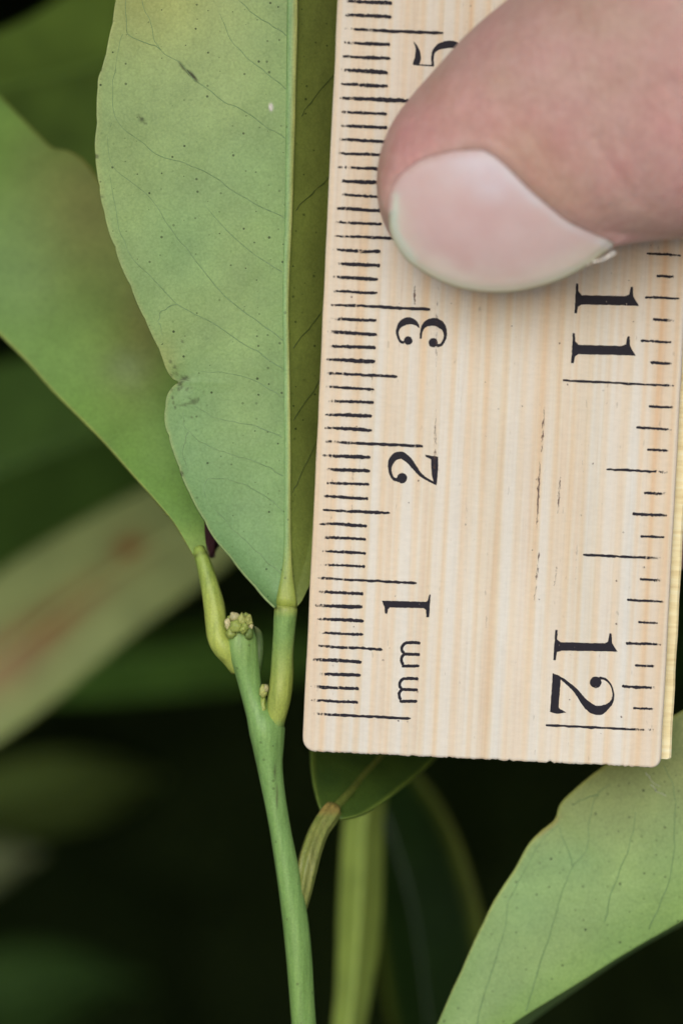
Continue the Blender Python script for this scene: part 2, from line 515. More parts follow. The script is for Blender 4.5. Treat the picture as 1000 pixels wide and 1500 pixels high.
RW = 26.25; RL = 309.0
def ruler_body():
    out = []                                        # outline, counter-clockwise seen from the front
    def arc(cx, cy, r, a0, a1, n=7):
        for a in np.linspace(a0, a1, n): out.append((cx + r * math.cos(a), cy + r * math.sin(a)))
    arc(1.0, 1.0, 1.0, math.pi, 1.5 * math.pi)
    for x in np.linspace(1.1, RW - 0.9, 170):
        out.append((x, 0.03 + 0.10 * (vnoise(np.array([x * 5.2]), np.array([0.3]), 4)[0] - 0.5) + 0.05 * rng.normal() * 0.6))
    arc(RW - 0.75, 0.75, 0.75, 1.5 * math.pi, 2 * math.pi)
    ys = np.linspace(1.2, RL - 1, 200)
    for y in ys: out.append((RW + 0.05 * (vnoise(np.array([y * 0.8]), np.array([1.3]), 5)[0] - 0.5), y))
    arc(RW - 0.8, RL - 0.8, 0.8, 0, 0.5 * math.pi)
    arc(0.8, RL - 0.8, 0.8, 0.5 * math.pi, math.pi)
    for y in ys[::-1]: out.append((0.06 * (vnoise(np.array([y * 0.9]), np.array([2.3]), 6)[0] - 0.5), y))
    P = np.array(out); n = len(P)
    T = np.roll(P, -1, 0) - np.roll(P, 1, 0); T /= np.linalg.norm(T, axis=1)[:, None]
    NI = np.stack([-T[:, 1], T[:, 0]], -1)
    # smooth inset normals along the rough sawn end so the rings do not cross
    for _ in range(6): NI = (np.roll(NI, 1, 0) + NI + np.roll(NI, -1, 0)) / 3
    V = []
    prof = [(0.22, 0.0), (0.11, -0.02), (0.04, -0.08), (0.0, -0.2), (0.0, -RT + 0.34), (0.10, -RT + 0.1), (0.35, -RT)]
    for ins, h in prof:
        for p, q in zip(P, NI): V.append((p[0] + q[0] * ins, p[1] + q[1] * ins, h))
    F = []
    for i in range(len(prof) - 1):
        for j in range(n):
            k = (j + 1) % n
            F.append((i * n + k, i * n + j, (i + 1) * n + j, (i + 1) * n + k))
    F.append(tuple(range(n)))
    F.append(tuple((len(prof) - 1) * n + k for k in range(n))[::-1])
    me = mesh(np.array(V) * MM, F)
    o = link('wooden_body', me, MAT['wood'], ruler, smooth=False, local=True)
    me.polygons.foreach_set('use_smooth', [len(p.vertices) == 4 for p in me.polygons])
    return o
ruler_body()

def brass():
    x0, x1 = RW - 1.2, RW + 0.78
    V = []; prof = [(x0, -0.75), (x1 - 0.16, -0.75), (x1, -0.88), (x1, -1.5), (x1 - 0.1, -1.6), (x0, -1.6)]
    ys = np.r_[0.62, np.linspace(0.75, RL - 1.0, 240)]
    for i, y in enumerate(ys):
        w = 0.02 * math.sin(i * 1.7) + (0.0 if i else -0.12)
        for (x, h) in prof: V.append((x + (w if x > RW else 0), y, h))
    m = len(prof)
    F = [tuple(f[::-1]) for f in grid_faces(len(ys), m, True)]
    F.append(tuple(range(m))); F.append(tuple((len(ys) - 1) * m + k for k in range(m))[::-1])
    link('metal_edge', mesh(np.array(V) * MM, F), MAT['brass'], ruler, smooth=False, local=True)
brass()

# ---- print on the ruler: thin ink films a few hundredths of a millimetre proud of the wood
class Ink:
    def __init__(self): self.V, self.F, self.W, self.h = [], [], [], 0.012
    def ribbon(self, c, w, n=None, jit=0.016, wear=None):
        """c (k,2) in ruler mm, w (k,) mm"""
        c = np.asarray(c, float); w = np.asarray(w, float)
        d = np.r_[0, np.cumsum(np.linalg.norm(np.diff(c, axis=0), axis=1))]
        n = n or max(6, int(d[-1] / 0.11))
        if len(c) > 2: q = resample(np.c_[c, w], n, d)
        else: q = np.stack([np.interp(np.linspace(0, d[-1], n), d, a) for a in (c[:, 0], c[:, 1], w)], -1)
        T = np.gradient(q[:, :2], axis=0); T /= np.linalg.norm(T, axis=1)[:, None]
        Nn = np.stack([-T[:, 1], T[:, 0]], -1)
        b = len(self.V)
        for i in range(n):
            ww = max(q[i, 2], 0.02) / 2
            if i in (0, n - 1): ww *= 0.6
            a = q[i, :2] + Nn[i] * (ww + rng.normal() * jit); e = q[i, :2] - Nn[i] * (ww + rng.normal() * jit)
            self.V += [(*a, self.h), (*e, self.h)]
            wv = 0.0 if wear is None else float(np.interp(i / (n - 1), *wear))
            self.W += [wv, wv]
        for i in range(n - 1): self.F.append((b + 2 * i, b + 2 * i + 1, b + 2 * i + 3, b + 2 * i + 2))
        self.h += 0.0015
    def poly(self, pts, jit=0.012):
        b = len(self.V); p = np.asarray(pts, float)
        q = []
        for i in range(len(p)):
            a, e = p[i], p[(i + 1) % len(p)]
            m = max(1, int(np.linalg.norm(e - a) / 0.15))
            for k in range(m): q.append(a + (e - a) * k / m + rng.normal(size=2) * jit)
        q = np.array(q)
        if ((q[:, 0] * np.roll(q[:, 1], -1) - np.roll(q[:, 0], -1) * q[:, 1]).sum()) < 0: q = q[::-1]
        self.V += [(*x, self.h) for x in q]; self.W += [0.0] * len(q)
        self.F.append(tuple(range(b, b + len(q)))); self.h += 0.0015
    def disc(self, c, r):
        th = np.linspace(0, 2 * np.pi, 26, endpoint=False)
        self.poly([(c[0] + r * math.cos(t), c[1] + r * math.sin(t)) for t in th])
    def build(self, name, mat='ink', label=None):
        # faces towards the camera
        F = []
        for f in self.F:
            p = np.array([self.V[i][:2] for i in f]); s = (p[:, 0] * np.roll(p[:, 1], -1) - np.roll(p[:, 0], -1) * p[:, 1]).sum()
            F.append(f if s > 0 else f[::-1])
        me = mesh(np.array(self.V) * MM, F)
        a = me.attributes.new('wear', 'FLOAT', 'POINT'); a.data.foreach_set('value', np.array(self.W, dtype=np.float32))
        o = link(name, me, MAT[mat], ruler, smooth=False, local=True)
        if label: o['label'] = label
        return o

# millimetre scale
a0, s0 = r_inv(455, 1045.5); a5, s5 = r_inv(507, 42)
mm = (s5 - s0) / 50
ink = Ink()
for i in range(0, 78):
    s = s0 + i * mm
    L = 7.75 if i % 10 == 0 else (5.55 if i % 5 == 0 else 3.95)
    x0 = 0.48 + rng.uniform(-0.10, 0.22); x1 = L + rng.normal() * 0.05
    if i % 10 == 0: x0 = 0.55
    sl = rng.normal() * 0.018
    w = 0.215 + rng.normal() * 0.02
    ws = [w * 0.75, w, w * (1.25 if rng.random() < 0.3 else 1.0), w]
    xs = np.linspace(x0, x1, 4)
    wr = rng.uniform(0.25, 0.75)
    ink.ribbon(np.c_[xs, s + sl * np.linspace(-1, 1, 4) + rng.normal(size=4) * 0.012], ws, n=34, jit=0.02,
               wear=([0, 0.12, 0.3, 1], [wr, wr * 0.7, 0.12, rng.uniform(0, 0.12)]))
ink.build('millimetre_scale')

# inch scale: the marks as they are printed, by their height in the photograph
ink = Ink()
_, si12 = r_inv(880, 1066.5); _, si11 = r_inv(912, 561.5)
six = (si11 - si12) / 16
rend = RW - 0.42
LEN = {0: 8.1, 8: 6.05, 4: 4.65}
for k in range(0, 34):
    j = k % 16
    L = {0: 8.1, 8: 6.05, 12: 4.65}.get(j, 2.62 if j % 2 == 0 else 1.85)
    e = rend - (0.0 if j % 2 == 0 else rng.uniform(0.05, 0.35)) - rng.uniform(0, 0.12)
    s = si12 + k * six + rng.normal() * 0.012
    xs = np.linspace(rend - L + rng.normal() * 0.05, e, 4)
    w = 0.185 + rng.normal() * 0.015
    ink.ribbon(np.c_[xs, s + rng.normal(size=4) * 0.012], [w, w, w, w * 0.8], n=30, jit=0.018,
               wear=([0, 0.7, 1], [0.05, 0.12, rng.uniform(0.25, 0.7)]))
ink.build('inch_scale')

def zmap(x0, y0, sc):
    return lambda p: np.array([r_inv(x0 + a * sc, y0 + b * sc) for a, b in p])

def glyph(name, z, sc, ribbons=(), polys=(), discs=(), label=None):
    g = Ink(); k = sc / PXMM
    for r in ribbons:
        r = np.array(r, float); g.ribbon(z(r[:, :2]), r[:, 2] * k, n=max(8, int(len(r) * 5)), jit=0.010)
    for p in polys: g.poly(z(p), 0.009)
    for x, y, rr in discs: g.disc(z([(x, y)])[0], rr * k)
    return g.build(name, label=label)

z = zmap(560, 400, 0.12)
glyph('numeral', z, 0.12,
      ribbons=[[(448, 668, 10), (420, 628, 42), (370, 592, 74), (300, 585, 90), (235, 617, 76), (197, 662, 50), (180, 715, 34), (190, 775, 30), (220, 835, 32), (265, 852, 36)],
               [(465, 802, 28), (470, 732, 28), (490, 672, 42), (530, 622, 72), (600, 597, 96), (660, 602, 100), (720, 642, 86), (755, 692, 56), (765, 752, 40), (750, 820, 36), (715, 872, 38), (660, 890, 36)]],
      discs=[(312, 825, 52), (617, 850, 56)], label='black numeral 3')
z = zmap(420, 400, 0.3)
glyph('numeral', z, 0.3,
      ribbons=[[(552, 1012, 22), (520, 1003, 15), (503, 965, 16), (507, 925, 27), (528, 897, 36), (558, 890, 36), (592, 912, 31), (622, 948, 24), (652, 985, 17), (690, 1010, 13), (727, 1030, 10)]],
      polys=[[(674, 886), (738, 897), (738, 960), (730, 1038), (718, 1030), (706, 985), (703, 910), (678, 897)]],
      discs=[(562, 1001, 25)], label='black numeral 2 of the millimetre side')
z = zmap(540, 840, 0.1532)
glyph('numeral', z, 0.1532,
      polys=[[(122, 264), (190, 260), (540, 272), (560, 262), (578, 200), (590, 205), (576, 420), (548, 420), (545, 350), (520, 332), (200, 326), (182, 345), (172, 388), (156, 384), (148, 320)]],
      label='black numeral 1 of the millimetre side')
mr = []
for (xr, xl, y1, y2, y3) in ((492, 330, 665, 776, 885), (472, 308, 1008, 1113, 1222)):
    mr += [[(xr, y1, 30), (xl + 60, y1 - 4, 30), (xl + 15, y1 + 4, 29), (xl - 12, y1 + 35, 28), (xl - 14, y1 + 70, 28), (xl + 8, y1 + 100, 27)],
           [(xr - 4, y2, 30), (xl + 60, y2 - 3, 30), (xl + 10, y2 - 2, 29), (xl - 18, y2 + 30, 28), (xl - 18, y2 + 65, 28), (xl - 2, y2 + 95, 27)],
           [(xr - 10, y3, 29), (xl + 60, y3, 30), (xl - 16, y3 + 1, 30)]]
glyph('unit_lettering', z, 0.1532, ribbons=mr, label='small black letters mm')
z = zmap(560, 0, 0.16)
glyph('numeral', z, 0.16,
      ribbons=[[(282, 590, 15), (380, 597, 14), (470, 602, 15)],
               [(463, 604, 24), (456, 535, 24), (470, 474, 32), (510, 432, 52), (570, 411, 66), (650, 408, 66), (710, 440, 54), (745, 500, 34), (735, 560, 28), (700, 590, 26)]],
      polys=[[(284, 378), (322, 420), (348, 480), (353, 535), (340, 586), (274, 590), (296, 520), (304, 450)]],
      discs=[(690, 570, 42)], label='black numeral 5 half under the thumb')
z = zmap(780, 900, 0.14)
glyph('numeral', z, 0.14,
      polys=[[(232, 160), (258, 165), (252, 262), (290, 290), (750, 302), (782, 285), (800, 195), (822, 200), (828, 300), (882, 392), (760, 386), (300, 380), (252, 395), (238, 480), (212, 478)]],
      label='large black numeral 1 of twelve')
glyph('numeral', z, 0.14,
      ribbons=[[(220, 625, 14), (300, 672, 28), (380, 737, 38), (450, 803, 48), (510, 882, 60), (570, 950, 84), (640, 998, 98), (700, 1003, 96), (770, 967, 62), (815, 927, 36), (840, 855, 22), (826, 770, 18), (790, 706, 20), (740, 672, 28), (690, 665, 36)]],
      polys=[[(205, 612), (292, 660), (268, 972), (285, 990), (352, 1026), (250, 1042), (178, 1020), (194, 800)]],
      discs=[(655, 710, 61)], label='large black numeral 2 of twelve')
z = zmap(740, 340, 0.2667)
for (dx, dy, lb) in ((0, 0, 'large black numeral 1 of eleven, upper'), (-18, 273, 'large black numeral 1 of eleven, lower')):
    glyph('numeral', z, 0.2667,
          polys=[[(x + dx, y + dy) for x, y in [(386, 282), (398, 282), (400, 325), (418, 346), (655, 352), (678, 342), (686, 300), (698, 300), (700, 350), (731, 406), (660, 403), (415, 398), (398, 410), (391, 448), (376, 446), (382, 370)]]],
          label=lb)

# dark grain streaks and nicks in the wood
ink = Ink()
for wv, pts in ((0, [(797, 596), (794, 640), (793, 662)]), (-0.1, [(790, 676), (788, 720), (786, 775)]), (0, [(820, 698), (818, 726), (817, 752)]), (0.25, [(852, 650), (853, 700)]),
            (-0.2, [(607, 419), (607, 432), (607, 446)]), (0.2, [(641, 425), (639, 480), (638, 560)]), (0.1, [(638, 600), (637, 640), (636, 705)]), (0.25, [(546, 520), (545, 590), (543, 640)]),
            (0.2, [(517, 690), (515, 760)]), (0.1, [(790, 800), (786, 840), (782, 880)]), (0.25, [(487, 700), (485, 760)]), (0.2, [(845, 790), (842, 850)]), (0.1, [(815, 830), (811, 858)]),
            (0.3, [(712, 575), (711, 640)]), (0.2, [(683, 735), (682, 770)]), (0.25, [(712, 900), (711, 935)])):
    c = np.array([r_inv(*p) for p in pts])
    ink.ribbon(c, [0.03] + [0.13] * (len(c) - 2) + [0.03] if len(c) > 2 else [0.07, 0.05], n=26, jit=0.03, wear=([0, 1], [wv, wv]))
for _ in range(70):
    c = np.array([rng.uniform(1, RW - 1), rng.uniform(1, 55)])
    ink.disc(c, rng.uniform(0.03, 0.075))
ink.build('grain_streaks', 'streak')['kind'] = 'stuff'

# ================================================================== LEAVES
def build_leaf(left, mid, right, n, mu, depth, color, name, mat, parent, thick=0.25, colkey=None, dens=None, jag=0.0):
    """left/mid/right: px polylines (px,py) resampled to n rows (arc length, or by common key);
       depth(v, u, side, px, py) -> mm; color(px, py, v, u, side) -> (N,3). returns object, Field"""
    q = []
    for p in (left, mid, right):
        p = np.array(p, float)
        q.append(resample(p, n, None if colkey is None else colkey(p)))
    Lq, Mq, Rq = q
    if jag:
        yy = Lq[:, 1]; ph = np.cumsum(0.13 + 0.12 * vnoise(yy / 23, yy * 0, 21)) * 1.0
        Lq[:, 0] += jag * (np.abs(np.sin(ph * 0.9)) ** 0.5 - 0.6) * (-1) * (0.4 + vnoise(yy / 40, yy * 0 + 3, 22))
    us = np.r_[-np.linspace(1, 0, mu + 1), np.linspace(0, 1, mu + 1)[1:]]
    PX = np.where(us[None] < 0, Mq[:, :1] + (Lq[:, :1] - Mq[:, :1]) * -us[None], Mq[:, :1] + (Rq[:, :1] - Mq[:, :1]) * us[None])
    PY = np.where(us[None] < 0, Mq[:, 1:2] + (Lq[:, 1:2] - Mq[:, 1:2]) * -us[None], Mq[:, 1:2] + (Rq[:, 1:2] - Mq[:, 1:2]) * us[None])
    VV = np.repeat(np.linspace(0, 1, n)[:, None], len(us), 1); UU = np.repeat(us[None], n, 0)
    Y = depth(VV, np.abs(UU), np.sign(UU), PX, PY)
    co = unproj_arr(PX, PY, Y).reshape(-1, 3)
    F = grid_faces(n, len(us))
    me = mesh(co, F)
    # make faces look at the camera
    c0 = me.polygons[len(F) // 2].normal
    if sum(me.polygons[k].normal.y for k in range(0, len(F), max(1, len(F) // 60))) > 0: me.flip_normals()
    set_col(me, np.clip(color(PX, PY, VV, np.abs(UU), np.sign(UU)).reshape(-1, 3), 0.001, 1), alpha=None if dens is None else dens(PX, PY, np.abs(UU)).ravel())
    o = link(name, me, mat, parent)
    md = o.modifiers.new('thickness', 'SOLIDIFY'); md.thickness = thick * MM; md.offset = -1
    return o, Field(PX, PY, Y)

def veins_on(leaf_obj, field, lines, width, lift, colr, name='vein'):
    for ln in lines:
        ln = np.array(ln, float)
        q = resample(ln, max(10, int(len(ln) * 6)))
        q[1:-1, :2] += np.stack([vnoise(np.arange(len(q)) * 0.45, q[:, 1] * 0 + ln[0, 1], 31), vnoise(np.arange(len(q)) * 0.45, q[:, 1] * 0 + ln[0, 1], 32)], -1)[1:-1] * 3.2 - 1.6
        y = field(q[:, 0], q[:, 1])
        for _ in range(2): y = np.convolve(np.r_[y[0], y, y[-1]], [0.25, 0.5, 0.25], 'valid')
        t = np.linspace(0, 1, len(q))
        w = width * (1.1 - 0.55 * t)
        P = unproj_arr(q[:, 0], q[:, 1], y - lift)
        V, F = tube_geo(P, w / 2 / PXMM * MM, 6)
        me = mesh(V, F); set_col(me, np.tile(colr, (len(V), 1)))
        link(name, me, MAT['stem'], leaf_obj)

def mixc(a, b, t):
    return np.asarray(a) * (1 - t[..., None]) + np.asarray(b) * t[..., None]
def blob(px, py, cx, cy, rx, ry=None, rot=0.0):
    ry = ry or rx; c, s = math.cos(rot), math.sin(rot)
    dx, dy = px - cx, py - cy
    return np.exp(-(((dx * c + dy * s) / rx) ** 2 + ((-dx * s + dy * c) / ry) ** 2))
def spot(px, py, cx, cy, rx, ry=None, rot=0.0):
    return np.clip(blob(px, py, cx, cy, rx, ry, rot) * 2.2, 0, 1) ** 1.5

shoot = empty('citrus_shoot', tuple(unproj(900, 4600, 60)), 'green citrus shoot whose leaf is measured against the wooden ruler', 'plant shoot')

# ---- the measured leaf
ML = [(430, -660), (390, -600), (330, -500), (262, -330), (212, -160), (182, -50), (171, 0), (162, 49), (154, 85), (150, 101), (145, 114), (143, 141), (142, 186), (140, 228), (143, 251), (148, 285), (156, 323),
      (171, 369), (184, 402), (196, 429), (210, 462), (222, 487), (238, 523), (247, 546), (255, 556), (263, 559.5), (257, 564), (248, 575), (242, 598), (244, 626), (254, 658), (266, 694), (276, 718), (290, 744), (314, 786), (340, 818), (372, 856), (392, 878), (404, 889)]
MR = [(432, -660), (470, -600), (520, -480), (548, -300), (558, -100), (556, 100), (552, 300), (545, 450), (532, 600), (512, 700), (487, 790), (466, 835), (449, 866), (442, 880), (435, 889)]
MMid = [(431, -660), (430, -400), (429, -100), (428.5, 0), (426, 150), (423, 300), (419, 440), (420, 550), (421, 664), (421, 760), (421, 820), (420, 850), (419.5, 870), (419.5, 889)]
NROW = 620
def ykey(p): return p[:, 1]
def main_depth(v, u, sd, px, py):
    top = np.clip((889 - py) / 1550, 0, 1)
    base = 3.0 - 1.2 * top + 9.0 * np.clip(top - 0.6, 0, 1) ** 2 * 4
    lft = -0.9 * u + 1.6 * u * (1 - u) * 1.1 + 0.28 * np.sin(py / 120 + u * 2.2) * u + 0.16 * np.sin(py / 46 + 1.3) * u ** 3
    w = np.clip((889 - py) / 260, 0.02, 1)
    rgt = (1.55 * np.clip(u / 0.5, 0, 1) + 3.4 * u) * w
    wob = 0.10 * (vnoise(px / 38, py / 38, 3) - 0.5) * np.clip(u * 4, 0, 1)
    notch = 0.35 * blob(px, py, 262, 560, 16)
    return base + np.where(sd < 0, lft, rgt) + wob + notch
def main_color(px, py, v, u, sd):
    g = mixc(srgb(140, 176, 116), srgb(152, 180, 116), vnoise(px / 90, py / 120, 8))
    g = mixc(g, srgb(170, 194, 132), np.clip((330 - py) / 300, 0, 1) * 0.8)  # paler towards the tip, painted to offset the shade of the boughs
    g = mixc(g, srgb(114, 160, 110), np.clip((py - 450) / 400, 0, 1) * 0.55)          # bluer towards the stalk
    g = mixc(g, srgb(176, 184, 108), blob(px, py, 215, -10, 110, 80) * 0.8)            # yellowish patch
    g = mixc(g, srgb(170, 176, 100), blob(px, py, 240, 530, 22, 40) * 0.5)
    g = mixc(g, srgb(126, 164, 100), np.clip(1 - u * 3.2, 0, 1) * 0.5)                 # greener along the midrib
    edge = np.clip((u - 0.965) / 0.035, 0, 1)
    g = mixc(g, srgb(184, 190, 122), edge * 0.35)
    g = mixc(g, srgb(130, 138, 48), np.where(sd > 0, 0.75, 0.0))  # half turned away beyond the midrib: its shade painted darker and yellower
    # blemishes
    d = np.zeros_like(px)
    for cx, cy, rx, ry, rot, k in ((268, 98, 9, 1.8, .9, .8), (280, 109, 9, 2.2, .75, 1), (287, 117, 4, 2, .8, .8), (208, 175, 3.2, 3.2, 0, .75), (213, 181, 2, 2, 0, .5), (204, 170, 2, 1.5, 0, .5),
                                   (270, 555, 6, 3, -.5, .8), (264, 562, 3, 3, 0, .8), (275, 592, 12, 1.4, -.1, .5), (284, 588, 4, 3, 0, .6), (290, 586, 2, 4, .3, .5),
                                   (266, 694, 3, 3, 0, .7), (140, 229, 4, 3, 0, .7), (146, 102, 4, 2, 0, .6), (149, 288, 3, 2, 0, .5), (267, 500, 1.8, 1.8, 0, .6), (250, 530, 2, 2, 0, .6), (256, 538, 2, 2, 0, .6), (262, 570, 2, 3, 0, .6)):
        d = np.maximum(d, k * spot(px, py, cx, cy, rx, ry, rot))
    r2 = np.random.default_rng(5)
    for _ in range(26):
        a, b = r2.normal(272, 16), r2.normal(570, 17)
        d = np.maximum(d, r2.uniform(.3, .7) * spot(px, py, a, b, 1.6))
    g = mixc(g, srgb(66, 74, 44), d)
    g = mixc(g, srgb(225, 222, 220), spot(px, py, 397, 157, 2.6, 5))
    return g
main_leaf, FLD = build_leaf(ML, MMid, MR, NROW, 110, main_depth, main_color, 'leaf', MAT['under'], shoot, 0.16, colkey=ykey, jag=2.4,
                            dens=lambda px, py, u: 0.20 + 0.5 * np.clip(1 - u * 2.6, 0, 1) + 0.3 * blob(px, py, 285, 575, 40))
main_leaf['label'] = 'pale underside of the large leaf lying against the ruler'
VEINS = [
    [(418, 203), (363, 167), (325, 146), (283, 114), (264, 93), (234, 72), (221, 38), (209, 0), (204, -40)],
    [(236, 73), (213, 62), (190, 52), (184, 25), (186, -20)],
    [(417, 320), (363, 293), (318, 262), (280, 243), (234, 228), (204, 205), (173, 179), (166, 129), (171, 84), (180, 50)],
    [(416, 500), (356, 456), (302, 403), (257, 342), (215, 285), (192, 266), (165, 242), (158, 198), (164, 180)],
    [(415, 541), (359, 504), (318, 478), (276, 454), (257, 443), (226, 410), (196, 380), (177, 342), (166, 289), (160, 255)],
    [(258, 446), (238, 456), (233, 470), (238, 490)],
    [(415, 582), (388, 565), (334, 547), (290, 545)],
    [(412, 640), (366, 622), (318, 613), (298, 603), (284, 594)],
    [(414, 697), (378, 677), (334, 664), (302, 651), (276, 632), (268, 615), (270, 600)],
    [(414, 748), (385, 725), (356, 709), (324, 701), (305, 702), (299, 716), (304, 735), (310, 742)],
    [(413, 842), (372, 805), (334, 766), (308, 738)],
    [(421, 53), (386, 30), (359, 8), (335, -20)],
    [(276, 633), (268, 660), (276, 690)],
    [(418, 130), (380, 100), (340, 60), (322, 20)],
    [(417, 400), (370, 372), (330, 335), (300, 300)],
]
veins_on(main_leaf, FLD, VEINS, 1.5, -0.010, srgb(122, 152, 104))
VR = [[(440, 172), (462, 142), (490, 108), (520, 60)], [(432, 310), (455, 285), (478, 262), (510, 220)], [(428, 512), (447, 488), (468, 462), (500, 410)], [(428, 618), (446, 592), (465, 560), (490, 500)], [(428, 722), (444, 690), (462, 652), (485, 600)]]
veins_on(main_leaf, FLD, VR, 1.8, 0.0, srgb(70, 84, 38))  # darker veins, the shade of this half put into their colour

def part_tube(name, pts, cfun, parent, n=50, seg=24, **kw):
    V, F = px_tube(pts, n, seg, **kw)
    me = mesh(V, F)
    px, py, y = proj_arr(V)
    set_col(me, np.clip(cfun(px, py), 0.001, 1))
    return link(name, me, MAT['stem'], parent)

rib = [(430, -640, 3), (429.5, -400, 10), (429, -100, 14), (428.5, 0, 16), (426, 150, 14), (423, 300, 11.5), (418.5, 440, 9), (420, 550, 9), (421, 664, 9.5), (421, 760, 10), (421, 815, 12), (420.3, 845, 18), (419.7, 868, 26), (419.5, 884, 31.5), (419.5, 888.4, 32)]
ry = FLD([p[0] for p in rib], [p[1] for p in rib])
part_tube('midrib', [(a, b, w, y + 0.0) for (a, b, w), y in zip(rib, ry)],
          lambda px, py: mixc(mixc(srgb(132, 168, 108), srgb(170, 178, 108), np.clip((px - np.interp(py, [p[1] for p in rib], [p[0] for p in rib]) + 1) / 5, 0, 1)), srgb(160, 174, 86), np.clip((py - 790) / 80, 0, 1)), main_leaf, 120, 24, flat=0.5, cap=False)

GST, YPET = srgb(112, 152, 88), srgb(160, 172, 78)
def stem_c(px, py):
    g = mixc(srgb(126, 164, 94), srgb(124, 160, 86), np.clip((py - 1150) / 300, 0, 1))
    g = mixc(g, srgb(140, 168, 96), blob(px, py, 352, 935, 40, 34) * 0.6)
    g = mixc(g, srgb(70, 66, 44), np.maximum(spot(px, py, 403, 1131, 1.6, 7), spot(px, py, 405, 1165, 1.4, 16)) * 0.7)
    return g
part_tube('stem', [(900, 4600, 110, 60), (640, 3200, 76, 22), (528, 2350, 56, 9), (470, 1800, 44, 5.5), (444, 1500, 36, 4.8), (433, 1360, 38, 4.6), (421, 1280, 34, 4.4), (407, 1200, 31, 4.2), (394, 1120, 38, 4.0), (391.5, 1090, 47, 4.0), (389, 1066, 53, 4.0), (377, 1040, 38, 4.0), (367, 1010, 33, 4.0), (361, 980, 38, 4.0), (354, 950, 47, 4.0), (353, 930, 43, 4.0), (352, 920, 37, 4.0)],
          stem_c, shoot, 260, 30, ridges=0.06, nr=3, phase=1.0)
def pet_c(px, py):
    g = mixc(srgb(128, 162, 92), srgb(158, 172, 84), np.clip((py - 930) / 70, 0, 1))
    g = mixc(g, srgb(160, 172, 90), np.clip((905 - py) / 14, 0, 1))
    g = mixc(g, srgb(118, 162, 98), np.clip((py - 1052) / 18, 0, 1))
    return mixc(g, srgb(108, 118, 58), np.exp(-((py - 891) / 1.6) ** 2) * 0.9)
part_tube('leaf_stalk', [(419.5, 888.0, 31, 2.9), (419.2, 891, 33.5, 2.9), (418, 902, 34, 3.0), (416, 930, 32, 3.2), (414, 960, 32, 3.4), (413, 990, 34, 3.5), (409.5, 1020, 34.5, 3.5), (406.5, 1038, 32, 3.6), (404.5, 1052, 28, 3.7), (403, 1064, 25, 4.0), (399, 1085, 22, 4.6)],
          pet_c, shoot, 60, 26, ridges=0.02, cap=False)
part_tube('leaf_stalk', [(291, 803, 17, 5.5), (294, 812, 20, 5.25), (300, 830, 23, 5.0), (308, 860, 27, 4.8), (314, 888, 31, 4.6), (317, 914, 32, 4.3), (321, 936, 33, 4.0), (329, 950, 33, 3.9), (338, 962, 29, 4.1), (349, 980, 24, 4.6)],
          lambda px, py: mixc(mixc(srgb(150, 172, 82), srgb(168, 182, 88), np.clip((py - 830) / 60, 0, 1)), srgb(96, 104, 48), np.exp(-((py - 812 + (px - 294) * 0.35) / 1.8) ** 2) * 0.8) * 1.0, shoot, 50, 24, ridges=0.03, cap=False)
# terminal bud: a knot of blunt scales on the cut top of the shoot
def lobes(name, items, parent, label=None):
    V, F, C = [], [], []
    for (cx, cy, y, rx, ry_, c) in items:
        bm = bmesh.new(); bmesh.ops.create_icosphere(bm, subdivisions=3, radius=1.0)
        v = np.array([p.co[:] for p in bm.verts]); f = [[x.index for x in p.verts] for p in bm.faces]; bm.free()
        nz = 1 + 0.38 * (vnoise(v[:, 0] * 2.6 + cx, v[:, 2] * 2.6 + cy, 9) - 0.5) + 0.3 * (vnoise(v[:, 0] * 3.6 + cx, v[:, 2] * 3.6 + cy, 10) - 0.5)
        v = v * nz[:, None]
        b = len(V)
        cen = unproj(cx, cy, y)
        V += list(cen + v * np.array([rx, (rx + ry_) / 2, ry_]) / PXMM * MM)
        F += [tuple(k + b for k in ff) for ff in f]
        C += [np.array(c) * (0.9 + 0.2 * rng.random())] * len(v)
    me = mesh(V, F); set_col(me, np.array(C))
    o = link(name, me, MAT['stem'], parent)
    if label: o['label'] = label
    return o
bA, bB, bC = srgb(174, 178, 104), srgb(156, 170, 88), srgb(196, 188, 142)
for it in [(344, 904, 3.0, 8, 7, bC), (354, 908, 2.9, 8, 10, bA), (364, 909, 3.0, 6, 9, bA), (334, 915, 3.2, 5, 9, bC), (345, 917, 2.6, 9, 10, bB), (357, 920, 2.7, 8, 9, bB), (367, 916, 3.1, 4, 8, bC), (338, 906, 3.4, 5, 5, bB), (360, 902, 3.6, 6, 5, bB), (339, 926, 3.0, 8, 10, bB), (364, 928, 3.1, 7, 10, srgb(110, 132, 70))]:
    lobes('bud_scale', [it], shoot)
lobes('axillary_bud', [(386, 1013, 3.4, 6, 10, bA), (390, 1008, 3.2, 4, 6, bC), (386, 1036, 3.6, 5, 16, bB)], shoot)
part_tube('stipule', [(373, 1000, 12, 4.2), (378, 968, 14, 4.0), (380, 942, 12, 3.9), (378, 925, 9, 3.7), (374, 919, 4, 3.5)], lambda px, py: mixc(srgb(70, 92, 48), srgb(120, 122, 84), np.clip((930 - py) / 20, 0, 1)), shoot, 24, 12, flat=0.5)

